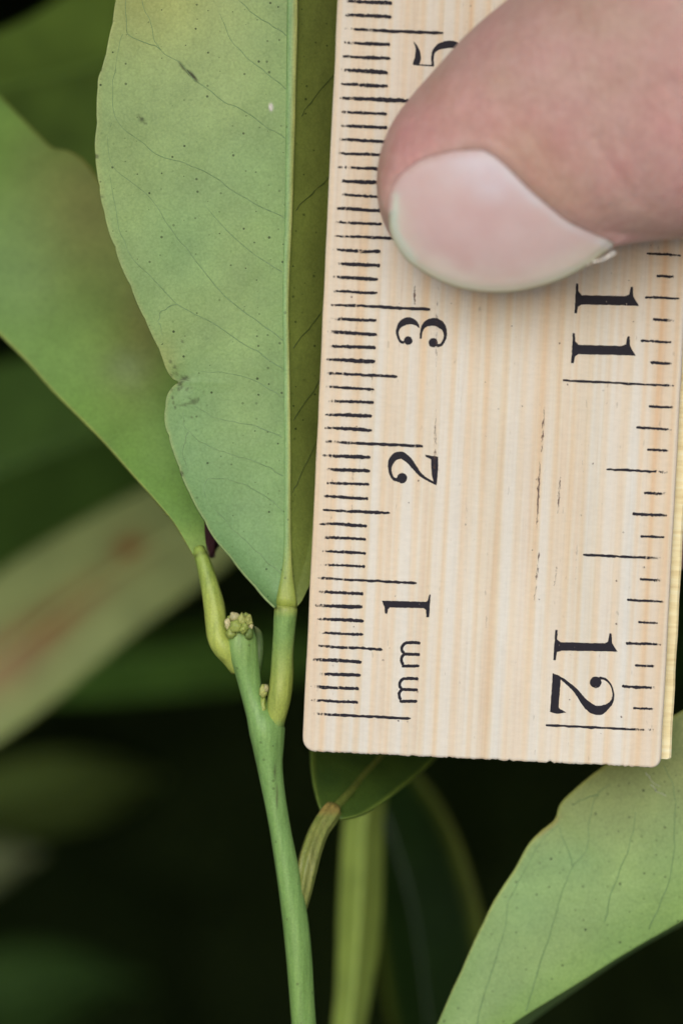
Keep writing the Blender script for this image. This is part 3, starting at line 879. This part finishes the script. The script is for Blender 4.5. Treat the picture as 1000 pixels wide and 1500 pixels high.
# ---- second leaf of the shoot, sloping away to the left
L2l = [(283, 813), (270, 790), (255, 765), (230, 735), (190, 690), (150, 645), (115, 610), (75, 570), (40, 530), (0, 490), (-60, 425), (-140, 330), (-230, 200), (-300, 60), (-330, -60)]
L2r = [(304, 812), (300, 780), (300, 740), (300, 690), (296, 630), (288, 560), (270, 480), (240, 400), (200, 325), (145, 262), (125, 236), (100, 220), (78, 216), (58, 198), (30, 170), (0, 140), (-60, 90), (-150, 20), (-330, -60)]
L2m = [(293, 813), (288, 780), (275, 720), (250, 640), (215, 565), (170, 490), (110, 410), (40, 320), (-40, 230), (-140, 120), (-240, 20), (-330, -60)]
def l2_depth(v, u, sd, px, py):
    base = 5.3 + 34 * v ** 1.15
    return base + np.where(sd < 0, -1.2 * u * np.clip(v * 5, 0, 1), 1.2 * u * np.clip(v * 4, 0, 1)) + 0.5 * np.sin(py / 70) * u * v
def l2_color(px, py, v, u, sd):
    g = mixc(srgb(118, 160, 74), srgb(126, 164, 88), vnoise(px / 60, py / 60, 5))
    g = mixc(g, srgb(132, 132, 78), np.clip(blob(px, py, 130, 300, 120, 150) + blob(px, py, 225, 470, 60, 130, 0.3) * 0.8, 0, 1) * 0.85)
    g = mixc(g, srgb(138, 170, 112), blob(px, py, 10, 400, 80, 120) * 0.6)
    g = mixc(g, srgb(136, 156, 110), blob(px, py, 190, 540, 30, 26) * 0.5)
    g = mixc(g, srgb(150, 172, 80), np.clip((py - 760) / 60, 0, 1) * 0.6)
    return mixc(g, srgb(160, 160, 80), np.clip((u - 0.97) / 0.03, 0, 1) * 0.6)
leaf2, F2 = build_leaf(L2l, L2m, L2r, 160, 24, l2_depth, l2_color, 'leaf', MAT['soft'], shoot, 0.28)
leaf2['label'] = 'green leaf sloping away to the left behind the measured leaf'

# ---- third leaf, hanging back behind the ruler's foot
T_l = [(470, 1187), (466, 1172), (460, 1145), (456.5, 1100), (462, 1030), (485, 960), (530, 890), (590, 830), (650, 790)]
T_r = [(499, 1200), (528, 1192), (560, 1173), (595, 1146), (632, 1114), (668, 1070), (695, 1010), (700, 930), (652, 790)]
T_m = [(484, 1192), (508, 1165), (535, 1133), (560, 1105), (590, 1060), (615, 1000), (632, 930), (645, 860), (651, 790)]
def t_depth(v, u, sd, px, py): return 7.5 + 48 * v ** 1.2 - 2.2 * u ** 1.5 * np.clip(v * 6, 0, 1)
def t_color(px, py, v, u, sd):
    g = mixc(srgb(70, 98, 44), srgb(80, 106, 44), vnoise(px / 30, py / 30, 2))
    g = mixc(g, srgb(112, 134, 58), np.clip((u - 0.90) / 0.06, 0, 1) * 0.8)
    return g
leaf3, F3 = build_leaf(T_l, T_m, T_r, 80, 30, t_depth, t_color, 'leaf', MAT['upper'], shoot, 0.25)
leaf3['label'] = 'dark green leaf in the shade behind the foot of the ruler'
rb = [(484, 1190, 14), (508, 1165, 11), (535, 1133, 9), (560, 1105, 7), (590, 1060, 6), (615, 1000, 5)]
part_tube('midrib', [(a, b, w, y) for (a, b, w), y in zip(rb, F3([p[0] for p in rb], [p[1] for p in rb]))], lambda px, py: np.tile(srgb(112, 124, 56), (len(px), 1)), leaf3, 30, 12, flat=0.6)
part_tube('leaf_stalk', [(436, 1345, 18, 5.2), (443, 1305, 26, 4.9), (449, 1272, 30, 5.0), (457, 1243, 29, 5.6), (468, 1215, 28, 6.5), (479, 1198, 29, 7.2), (485, 1189, 28, 7.6)],
          lambda px, py: mixc(mixc(srgb(122, 134, 64), srgb(132, 136, 74), vnoise(px / 5, py / 30, 6)), srgb(150, 128, 70), np.clip((1196 - py) / 8, 0, 1) * 0.8), shoot, 40, 40, ridges=0.09, nr=7)

# ---- leaves of the neighbouring shoots
def bg_leaf(name, label, mid, half, d0, d1, c0, fold=(2.0, 2.0), patches=(), edge=None, mat='soft', n=60, group=None, stalk=None, bow=0.0, parent=None, veins=None, noisec=0.5, rimw=0.06):
    m = resample(np.array(mid, float), n)
    T = np.gradient(m[:, :2], axis=0); T /= np.linalg.norm(T, axis=1)[:, None]
    Nn = np.stack([T[:, 1], -T[:, 0]], -1)
    t = np.linspace(0, 1, n)
    tk, hl, hr = zip(*half)
    HL = resample(np.c_[tk, hl], n, tk)[:, 1]; HR = resample(np.c_[tk, hr], n, tk)[:, 1]
    Lq = m[:, :2] + Nn * HL[:, None]; Rq = m[:, :2] - Nn * HR[:, None]
    root = empty(name, tuple(unproj(m[0, 0], m[0, 1], d0)), label, 'leaf', group)
    def dep(v, u, sd, px, py):
        return d0 + (d1 - d0) * v + bow * 4 * v * (1 - v) + np.where(sd < 0, fold[0], fold[1]) * u + 0.4 * np.sin(v * 17) * u
    def cf(px, py, v, u, sd):
        g = mixc(np.array(c0) * 0.9, np.array(c0) * 1.1, vnoise(px / 50, py / 50, 12))
        for (cx, cy, rx, ry_, rot, c, k) in patches: g = mixc(g, c, blob(px, py, cx, cy, rx, ry_, rot) * k)
        if edge is not None: g = mixc(g, edge, np.clip((u - 1 + rimw) / rimw, 0, 1))
        return g
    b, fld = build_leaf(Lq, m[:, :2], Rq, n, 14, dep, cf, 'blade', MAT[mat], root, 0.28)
    w = np.interp(t, [0, 1], [14, 3])
    k = slice(0, n, 4)
    yy = fld(m[k, 0], m[k, 1])
    V, F = px_tube(np.c_[m[k, 0], m[k, 1], w[k], yy], 40, 10, flat=0.6)
    me = mesh(V, F); set_col(me, np.tile(np.array(c0) * 1.15, (len(V), 1))); link('midrib', me, MAT['stem'], root)
    if stalk:
        V, F = px_tube([(m[0, 0], m[0, 1], 26, d0)] + [(a, bb, 30, y) for a, bb, y in stalk], 24, 12)
        me = mesh(V, F); set_col(me, np.tile(np.array(srgb(96, 116, 56)), (len(V), 1))); link('leaf_stalk', me, MAT['stem'], root)
    return root, b, fld

# pale leaf at the lower right, fold along its lower side
def lower_right_leaf():
    root = empty('citrus_leaf', tuple(unproj(600, 1700, 8)), 'pale green leaf at lower right below the end of the ruler', 'leaf', 'leaves of the neighbouring shoots')
    Lq = [(560, 1660), (600, 1580), (640, 1500), (684, 1402), (720, 1326), (756, 1268), (776, 1234), (792, 1217), (812, 1200), (820, 1178), (840, 1157), (864, 1136), (884, 1122), (930, 1085), (1000, 1040), (1120, 990), (1260, 960), (1420, 960)]
    Mq = [(575, 1665), (620, 1612), (680, 1555), (750, 1500), (840, 1444), (920, 1394), (1000, 1348), (1100, 1285), (1220, 1190), (1330, 1080), (1420, 962)]
    Rq = [(577, 1667), (632, 1616), (705, 1560), (775, 1500), (850, 1446), (925, 1396), (1005, 1352), (1110, 1300), (1260, 1220), (1360, 1110), (1422, 964)]
    def dep(v, u, sd, px, py):
        return 10.0 - 3.0 * v + np.where(sd < 0, 1.0 * u - 2.2 * u * (1 - u), 9.0 * u) + 0.3 * np.sin(px / 60) * u
    def cf(px, py, v, u, sd):
        g = mixc(srgb(134, 168, 106), srgb(144, 172, 106), vnoise(px / 70, py / 70, 4))
        g = mixc(g, srgb(136, 172, 92), np.clip(1 - u * 3, 0, 1) * 0.7)
        g = mixc(g, srgb(158, 164, 104), np.clip((1260 - py) / 140, 0, 1) * 0.7)
        g = mixc(g, srgb(140, 110, 70), spot(px, py, 800, 1212, 22, 4, -0.7) * 0.6)
        return mixc(g, srgb(182, 188, 104), np.clip((u - 0.97) / 0.03, 0, 1) * 0.7 * (sd < 0))
    b, fld = build_leaf(Lq, Mq, Rq, 260, 60, dep, cf, 'blade', MAT['under'], root, 0.28, jag=1.5, dens=lambda px, py, u: np.full(px.shape, 0.36))
    veins_on(b, fld, [[(690, 1530), (700, 1490), (716, 1430), (740, 1358), (744, 1322), (760, 1290), (800, 1222), (818, 1208)],
                      [(770, 1480), (780, 1446), (800, 1382), (824, 1306), (840, 1266), (856, 1250), (864, 1194), (876, 1162), (896, 1146)],
                      [(885, 1350), (890, 1326), (908, 1274), (926, 1222), (930, 1190)],
                      [(950, 1360), (960, 1338), (980, 1282), (988, 1210), (986, 1154), (972, 1122)],
                      [(838, 1268), (828, 1240), (820, 1212)], [(876, 1165), (850, 1172), (838, 1180)]], 1.8, -0.006, srgb(108, 140, 90))
    veins_on(b, fld, [[(952, 1150), (962, 1160), (975, 1166)], [(945, 1132), (955, 1146), (966, 1152)]], 1.2, 0.03, srgb(190, 196, 180), 'pale_scratch')
    V, F = px_tube([(577, 1663, 28, 10), (540, 1722, 28, 9), (508, 1790, 28, 7), (486, 1860, 30, 5.8)], 20, 12)
    me = mesh(V, F); set_col(me, np.tile(srgb(120, 150, 70), (len(V), 1))); link('leaf_stalk', me, MAT['stem'], root)
lower_right_leaf()

GR = 'leaves of the neighbouring shoots'
brn = srgb(138, 88, 50)
bg_leaf('citrus_leaf', 'blurred olive leaf with brown blotches at lower left behind the shoot', [(420, 680), (330, 740), (230, 800), (120, 872), (0, 965), (-140, 1070), (-300, 1190)],
        [(0, 4, 4), (0.12, 62, 62), (0.35, 88, 92), (0.65, 95, 100), (0.88, 60, 60), (1, 3, 3)], 108, 92, srgb(156, 172, 114), (-3, 6),
        patches=[(60, 925, 85, 26, -0.66, brn, 0.95), (0, 975, 70, 40, -0.62, srgb(172, 136, 104), 0.7), (192, 805, 26, 24, 0, brn, 0.95), (130, 865, 60, 20, -0.6, srgb(160, 120, 76), 0.5)], edge=srgb(140, 160, 90), group=GR,
        stalk=[(480, 640, 112), (560, 560, 130)])
bg_leaf('citrus_leaf', 'blurred dark green leaf at upper left above the sloping leaf', [(-260, 200), (-120, 165), (0, 130), (120, 100), (240, 70), (380, 30)],
        [(0, 4, 4), (0.2, 60, 90), (0.45, 84, 190), (0.8, 120, 220), (1, 4, 4)], 62, 84, srgb(108, 138, 62), (6, 10), mat='upper', group=GR, stalk=[(-320, 40, 60), (-420, 60, 80)])
bg_leaf('citrus_leaf', 'dark green blurred leaf at left between sloping leaf and brown blotched leaf', [(330, 560), (240, 600), (130, 640), (0, 690), (-140, 760), (-280, 830)],
        [(0, 4, 4), (0.2, 110, 100), (0.5, 150, 150), (0.8, 110, 110), (1, 4, 4)], 130, 120, srgb(76, 110, 48), (10, 4), mat='upper', group=GR, stalk=[(400, 540, 140), (480, 540, 160)])
bg_leaf('citrus_leaf', 'dim green leaf lying level, far behind the bud of the shoot', [(-60, 1010), (80, 985), (220, 962), (340, 950), (470, 945), (560, 950)],
        [(0, 4, 4), (0.2, 30, 40), (0.5, 42, 60), (0.8, 36, 46), (1, 3, 3)], 150, 168, srgb(92, 132, 58), (10, -4), mat='upper', group=GR, stalk=[(-120, 1030, 150), (-220, 1060, 170)])
bg_leaf('citrus_leaf', 'dim olive leaf far back at left, under the brown blotched leaf', [(-160, 1220), (-60, 1190), (40, 1165), (130, 1150), (240, 1140)],
        [(0, 4, 4), (0.25, 45, 45), (0.55, 58, 62), (0.8, 40, 50), (1, 3, 3)], 165, 190, srgb(100, 124, 66), (4, 8), mat='upper', group=GR, stalk=[(-240, 1250, 180), (-330, 1280, 200)])
bg_leaf('citrus_leaf', 'faint grey green leaf tip far back at lower left edge', [(-220, 1330), (-130, 1300), (-50, 1270), (30, 1255), (62, 1250)],
        [(0, 4, 4), (0.3, 40, 40), (0.65, 48, 48), (1, 3, 3)], 190, 190, srgb(150, 168, 128), (4, 4), mat='upper', group=GR, stalk=[(-300, 1350, 200), (-380, 1380, 220)])
bg_leaf('citrus_leaf', 'very dark green leaf at the bottom left corner', [(-260, 1560), (-120, 1500), (0, 1460), (120, 1440), (220, 1440)],
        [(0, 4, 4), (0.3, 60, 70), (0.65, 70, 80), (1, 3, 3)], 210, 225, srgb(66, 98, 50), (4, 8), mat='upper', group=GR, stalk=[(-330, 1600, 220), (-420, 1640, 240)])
bg_leaf('citrus_leaf', 'narrow yellow green leaf hanging behind the third leaf stalk', [(546, 1040), (540, 1120), (533, 1200), (528, 1300), (522, 1400), (512, 1500), (494, 1600), (470, 1700)],
        [(0, 3, 3), (0.1, 26, 22), (0.25, 29, 29), (0.45, 34, 31), (0.62, 27, 26), (0.8, 18, 22), (1, 3, 3)], 52, 40, srgb(150, 172, 82), (2, 2), group=GR, stalk=[(540, 1000, 82), (560, 940, 95)])
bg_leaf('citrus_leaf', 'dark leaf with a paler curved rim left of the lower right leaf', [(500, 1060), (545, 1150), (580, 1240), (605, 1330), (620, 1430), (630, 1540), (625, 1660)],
        [(0, 3, 3), (0.2, 70, 40), (0.45, 92, 60), (0.7, 88, 60), (0.9, 50, 40), (1, 3, 3)], 74, 62, srgb(30, 50, 16), (-6, 9), mat='upper', edge=srgb(92, 104, 34), rimw=0.28, group=GR, stalk=[(480, 1000, 76), (500, 930, 90)])  # paler rim is the light on the leaf's edge, painted in
bg_leaf('citrus_leaf', 'dark green leaf seen past the metal edge of the ruler', [(1380, 900), (1280, 905), (1180, 915), (1080, 930), (980, 940), (880, 950)],
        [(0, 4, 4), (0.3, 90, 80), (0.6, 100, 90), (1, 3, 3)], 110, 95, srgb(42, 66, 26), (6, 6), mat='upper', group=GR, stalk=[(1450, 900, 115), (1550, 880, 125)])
bg_leaf('citrus_leaf', 'small purplish young leaf peeping between the two leaf bases', [(430, 590), (388, 660), (342, 730), (318, 776), (310, 815)],
        [(0, 3, 3), (0.3, 30, 40), (0.6, 30, 36), (0.85, 16, 22), (1, 2, 4)], 22, 12, srgb(88, 56, 62), (1.5, 1.5), mat='upper', n=30, stalk=[(455, 600, 26), (470, 560, 34)])


# ================================================================== HAND
U = [(566, 338), (554, 302), (551, 262), (557, 222), (575, 178), (605, 137), (640, 98), (675, 58), (712, 24), (755, -10), (830, -68), (930, -135), (1060, -190), (1220, -250), (1400, -330)]
Lw = [(568, 341), (582, 360), (610, 386), (655, 408), (708, 418), (760, 415), (800, 406), (838, 391), (868, 375), (902, 361), (955, 353), (1030, 345), (1140, 310), (1300, 240), (1480, 170)]
H = [2.0, 5.6, 7.8, 9.2, 10.4, 11.4, 12.2, 12.9, 13.5, 14.2, 15.2, 16.5, 17.5, 18.0, 18.5]        # height over the ruler, mm
NR, NS = 110, 72
Uq = resample(np.c_[U, H], NR, np.arange(len(U))); Lqq = resample(np.array(Lw, float), NR, np.arange(len(Lw)))
th = np.linspace(0, 2 * np.pi, NS, endpoint=False)
RV = []
for i in range(NR):
    u0, l0, h = Uq[i, :2], Lqq[i], max(Uq[i, 2], 0.6)
    c, hw = (u0 + l0) / 2, (l0 - u0) / 2
    e = 2.15 + 0.5 * min(1, i / 60)
    uu = np.sign(np.cos(th)) * np.abs(np.cos(th)) ** (2 / e); ww = np.sign(np.sin(th)) * np.abs(np.sin(th)) ** (2 / e)
    px = c[0] + hw[0] * uu; py = c[1] + hw[1] * uu
    yb = ruler_y(*c)
    mid = yb - h * 0.42
    # front swells to full height, a little fuller over the upper side; the pad is flattened on the wood
    front = mid - h * 0.58 * ww * (1 - 0.10 * uu)
    back = mid - (h * 0.42 - 0.02) * ww
    y = np.where(ww > 0, front, np.minimum(back, yb - 0.02) if i < 70 else back)
    RV.append(unproj_arr(px, py, y))
RV = np.array(RV)
# silhouette at its own depth: rings stay where the photo shows them
hand_geo = []
Fh = grid_faces(NR, NS, True)
Fh.append(tuple(range(NS))[::-1]); Fh.append(tuple((NR - 1) * NS + k for k in range(NS)))
hand_geo.append((RV.reshape(-1, 3), Fh))
def chain(pts, flat=None, seg=28):
    p = np.array(pts, float); q = resample(p, 40, np.r_[0, np.cumsum(np.linalg.norm(np.diff(p[:, :3], axis=0), axis=1))])
    hand_geo.append(tube_geo(q[:, :3] * MM, q[:, 3] * MM, seg, flat=flat))
# thumb root, palm, wrist, fingers behind the ruler (mm)
chain([(40, -9, 41, 9.5), (56, -5, 43, 10.5), (74, 3, 40, 13), (96, 13, 32, 16)])
for z0, tipx, tz, yy in ((35, 8.5, 33.5, 9.2), (20, 6.5, 18, 9.8), (5, 9.5, 2.4, 10.4)):
    chain([(tipx + 7, yy - 0.4, tz, 6.6), (tipx + 13, yy + 0.3, tz + 0.4, 7.4), (tipx + 24, yy + 2, tz + 1.4, 7.4), (tipx + 32, yy + 4, tz + 2, 8.1), (tipx + 44, yy + 6.5, tz + 3, 8.2), (78, yy + 9, z0 + 2, 9.6), (96, yy + 10, z0 * 0.8 + 4, 9.5)])
chain([(46, 16, -16, 6.0), (52, 20, -17, 6.6), (62, 24, -15, 6.8), (78, 22, -11, 8.2), (96, 20, -4, 9)])
for z0 in (30, 18, 6, -4):
    chain([(78, 19, z0, 10), (100, 19, z0 * 0.9 + 2, 11.5), (125, 18, z0 * 0.7 + 5, 12)])
chain([(95, 18, 14, 14), (125, 19, 14, 20), (150, 20, 14, 19), (200, 24, 14, 21), (270, 28, 14, 26)])
V, F = [], []
for v, f in hand_geo:
    b = len(V); V += list(v); F += [tuple(k + b for k in x) for x in f]
tmp = bpy.data.objects.new('tmp', mesh(V, F)); col.objects.link(tmp)
bm = bmesh.new(); bm.from_mesh(tmp.data); bmesh.ops.recalc_face_normals(bm, faces=bm.faces); bm.to_mesh(tmp.data); bm.free()
md = tmp.modifiers.new('r', 'REMESH'); md.mode = 'VOXEL'; md.voxel_size = 0.00042
ms_ = tmp.modifiers.new('s', 'SMOOTH'); ms_.iterations = 8; ms_.factor = 0.5
dg = bpy.context.evaluated_depsgraph_get()
hand_me = bpy.data.meshes.new_from_object(tmp.evaluated_get(dg))
bpy.data.objects.remove(tmp)

# nail outline in the photograph: fold side and free edge
NF = np.array([(569, 304), (573, 284), (580, 267), (593, 252), (616, 236), (640, 228), (666, 223), (693, 221), (712, 224), (736, 241), (770, 274), (803, 302), (832, 324), (866, 341), (897, 356)], float)
NE = np.array([(570, 318), (571, 336), (577, 354), (592, 377), (616, 397), (652, 416), (688, 426), (726, 430), (768, 426), (806, 416), (838, 402), (860, 389), (876, 377), (890, 366), (899, 358)], float)
poly = np.vstack([resample(NF, 60, np.arange(15)), resample(NE, 60, np.arange(15))[::-1]])
def inpoly(px, py, P):
    ins = np.zeros(len(px), bool); j = len(P) - 1
    for i in range(len(P)):
        a, b = P[i], P[j]
        c = ((a[1] > py) != (b[1] > py)) & (px < (b[0] - a[0]) * (py - a[1]) / (b[1] - a[1] + 1e-12) + a[0])
        ins ^= c; j = i
    return ins
def dist_line(px, py, P):
    d = np.full(len(px), 1e9)
    for i in range(len(P) - 1):
        a, b = P[i], P[i + 1]; ab = b - a; L = (ab @ ab) + 1e-9
        t = np.clip(((px - a[0]) * ab[0] + (py - a[1]) * ab[1]) / L, 0, 1)
        d = np.minimum(d, np.hypot(px - a[0] - t * ab[0], py - a[1] - t * ab[1]))
    return d
# finer mesh round the nail
bm = bmesh.new(); bm.from_mesh(hand_me)
vc = np.array([v.co[:] for v in bm.verts]); vx, vy, vd_ = proj_arr(vc)
sel = (vd_ < -2.0) & (vx > 545) & (vx < 935) & (vy > 185) & (vy < 440) & (np.array([v.normal.y for v in bm.verts]) < 0.1)
bm.verts.ensure_lookup_table()
ed = [e for e in bm.edges if sel[e.verts[0].index] and sel[e.verts[1].index]]
bmesh.ops.subdivide_edges(bm, edges=ed, cuts=2, use_grid_fill=True)
bm.to_mesh(hand_me); bm.free(); hand_me.update()
co = np.empty(len(hand_me.vertices) * 3); hand_me.vertices.foreach_get('co', co); co = co.reshape(-1, 3)
nrm = np.empty(len(hand_me.vertices) * 3); hand_me.vertices.foreach_get('normal', nrm); nrm = nrm.reshape(-1, 3)
hpx, hpy, hy = proj_arr(co)
thumb = (hy < -2.0) & (hpx < 1100)
front = thumb & (nrm[:, 1] < -0.05)
# smooth nail surface fitted through the thumb's front under the nail
core = front & inpoly(hpx, hpy, poly) & (dist_line(hpx, hpy, resample(NE, 60, np.arange(15))) > 30)
def basis(px, py):
    x, y = (px - 720) / 150, (py - 330) / 90
    return np.stack([np.ones_like(x), x, y, x * x, x * y, y * y], -1)
cf_, *_ = np.linalg.lstsq(basis(hpx[core], hpy[core]), hy[core], rcond=None)
cf_[5] *= 0.55
def nail_y(px, py): return basis(px, py) @ cf_ - 0.10
NFr = resample(NF, 80, np.arange(15))
near = front & (hpx > 520) & (hpx < 960) & (hpy > 160) & (hpy < 460)
idx = np.where(near)[0]
ins = inpoly(hpx[idx], hpy[idx], poly); dF = dist_line(hpx[idx], hpy[idx], NFr)
ny = nail_y(hpx[idx], hpy[idx]); y0 = hy[idx]
newy = y0.copy()
newy[ins] = np.maximum(y0[ins], ny[ins] + 0.45 * np.clip(dF[ins] / 8, 0, 1)) * 1.0
newy[ins] = np.where(dF[ins] < 5, ny[ins] - 0.06 + 0.1 * dF[ins], newy[ins])
out_ = ~ins
# the fold of skin stands proud of the nail, highest over its inner end
prox = np.clip((hpx[idx] - 600) / 120, 0.0, 1) * np.clip((905 - hpx[idx]) / 60, 0.0, 1)
bulge = np.exp(-((dF - 16) / 17) ** 2) * (0.02 + 0.24 * prox)
tgt = np.minimum(y0, ny - 0.06) - bulge
wt = np.exp(-(dF / 44) ** 2)
newy[out_] = (y0 * (1 - wt) + tgt * wt)[out_]
co[idx, 1] = newy * MM
# soft creases across the back of the thumb
allf = np.where(thumb & (nrm[:, 1] < 0.2))[0]
cr = np.zeros(len(allf))
for ln, dep_, wd in (([(872, 205), (895, 245), (925, 290)], 0.16, 12), ([(905, 190), (935, 250), (950, 300)], 0.10, 10), ([(700, 150), (760, 190), (800, 230)], 0.10, 20), ([(980, 120), (1010, 200), (1020, 280)], 0.2, 14)):
    d = dist_line(hpx[allf], hpy[allf], resample(np.array(ln, float), 20))
    cr += dep_ * np.exp(-(d / wd) ** 2)
co[allf] -= nrm[allf] * (cr * MM)[:, None]
hand_me.vertices.foreach_set('co', co.ravel()); hand_me.update()
tint = np.ones((len(co), 3))
tint = mixc(tint, (0.86, 0.84, 0.70), blob(hpx, hpy, 775, 225, 90, 45, 0.75) * 0.8)
tint = mixc(tint, (0.88, 0.85, 0.74), blob(hpx, hpy, 820, 285, 60, 22, 0.6) * 0.7)
tint = mixc(tint, (1.06, 0.93, 0.95), np.clip(blob(hpx, hpy, 600, 190, 60, 80) + blob(hpx, hpy, 650, 150, 60, 50), 0, 1) * 0.8)
tint = mixc(tint, (0.92, 0.82, 0.74), blob(hpx, hpy, 555, 270, 16, 70) * 0.7)  # browner left rim: shade of the skin curving away, painted in
tint = mixc(tint, (1.05, 0.92, 0.94), blob(hpx, hpy, 905, 245, 14, 50, -0.5) * 0.6)
tint = mixc(tint, (1.12, 1.08, 1.12), blob(hpx, hpy, 925, 350, 30, 10) * 0.8)
tint = mixc(tint, (1.15, 1.12, 1.1), np.exp(-((dist_line(hpx, hpy, NFr[8:28]) - 6) / 5) ** 2) * (0.35 + 0.4 * vnoise(hpx / 9, hpy / 9, 41)) * thumb)
set_col(hand_me, tint)
person = empty('person', (0.15, 0.02, 0.014), 'bare hand with its thumb pressing on the wooden ruler, fingers behind', 'hand')
link('hand', hand_me, MAT['skin'], person)

def make_nail():
    n, m = 120, 44
    A = resample(NF, n, np.arange(15)); B = resample(NE, n, np.arange(15))
    cen = np.array([725, 330.0])
    # root runs on under the fold of skin
    dirv = A - B; dirv /= np.linalg.norm(dirv, axis=1)[:, None] + 1e-6
    A2 = A + dirv * 9
    t = np.linspace(0, 1, m) ** 0.9
    PX = A2[:, None, 0] + (B - A2)[:, None, 0] * t; PY = A2[:, None, 1] + (B - A2)[:, None, 1] * t
    Y = nail_y(PX.ravel(), PY.ravel()).reshape(PX.shape)
    dE = dist_line(PX.ravel(), PY.ravel(), B).reshape(PX.shape)
    Y = Y + 0.22 * np.exp(-(dE / 8) ** 2)                 # free edge rolls over
    me = mesh(unproj_arr(PX, PY, Y).reshape(-1, 3), grid_faces(n, m))
    if sum(p.normal.y for p in me.polygons) > 0: me.flip_normals()
    c = np.tile(np.array(srgb(232, 204, 202)), (*PX.shape, 1))
    c = mixc(c, srgb(236, 220, 230), blob(PX, PY, 715, 255, 70, 40, 0.4) * 0.9)      # pale half moon
    c = mixc(c, srgb(234, 194, 196), blob(PX, PY, 700, 330, 110, 45, 0.2) * 0.5)
    c = mixc(c, srgb(236, 222, 208), np.exp(-(np.clip(dE - 12, 0, None) / 22) ** 2) * 0.7)
    c = mixc(c, srgb(228, 226, 206), np.exp(-(dE / 11) ** 4) * 0.9)                   # free edge
    c = mixc(c, srgb(230, 240, 226), np.exp(-((dist_line(PX.ravel(), PY.ravel(), np.array([(574., 290), (572, 325), (580, 352), (600, 380)])).reshape(PX.shape) - 5) / 6) ** 2) * 0.8)
    c = mixc(c, srgb(188, 186, 142), np.exp(-(dE / 3.2) ** 2) * 0.7)
    dN = dist_line(PX.ravel(), PY.ravel(), A).reshape(PX.shape)
    c = mixc(c, srgb(214, 172, 164), np.exp(-(dN / 5.5) ** 2) * np.clip((735 - PX) / 60, 0, 1) * (0.35 + 0.65 * vnoise(PX / 7, PY / 7, 51)))
    c = mixc(c, srgb(240, 230, 236), np.exp(-((dN - 7) / 6) ** 2) * np.clip((PX - 700) / 60, 0, 1) * 0.6)  # painted whitish highlight along the right part of the fold
    c = mixc(c, np.array(srgb(226, 186, 184)), np.clip(vnoise(PX / 34, PY / 26, 52) * 1.6 - 0.6, 0, 1) * 0.5 * np.clip((dE - 16) / 12, 0, 1))
    set_col(me, c.reshape(-1, 3))
    o = link('thumbnail', me, MAT['nail'], person)
    md = o.modifiers.new('thickness', 'SOLIDIFY'); md.thickness = 0.00035; md.offset = -1
make_nail()
def flake(pts, y):
    P = np.array(pts, float); k = len(P)
    f = unproj_arr(P[:, 0], P[:, 1], y + 0.12 * rng.normal(size=k)); b = f + np.array([0, 0.00015, 0])
    F = [tuple(range(k)), tuple(range(k, 2 * k))[::-1]] + [(i, i + k, (i + 1) % k + k, (i + 1) % k) for i in range(k)]
    link('skin_flake', mesh(np.vstack([f, b]), F), MAT['flake'], person, smooth=False)
fy = float(nail_y(np.array([880.]), np.array([372.]))[0])
for pts in ([(879, 383), (881, 378), (887, 375), (889, 377), (884, 382)], [(886, 380), (888, 374), (893, 369), (896, 371), (892, 377)], [(893, 374), (896, 367), (901, 368), (902, 371), (897, 375)],
            [(866, 384), (871, 381), (876, 383), (870, 385)], [(857, 388), (862, 386), (863, 388)], [(874, 382), (879, 379), (880, 381), (876, 384)]):
    flake(pts, fy + 0.3)
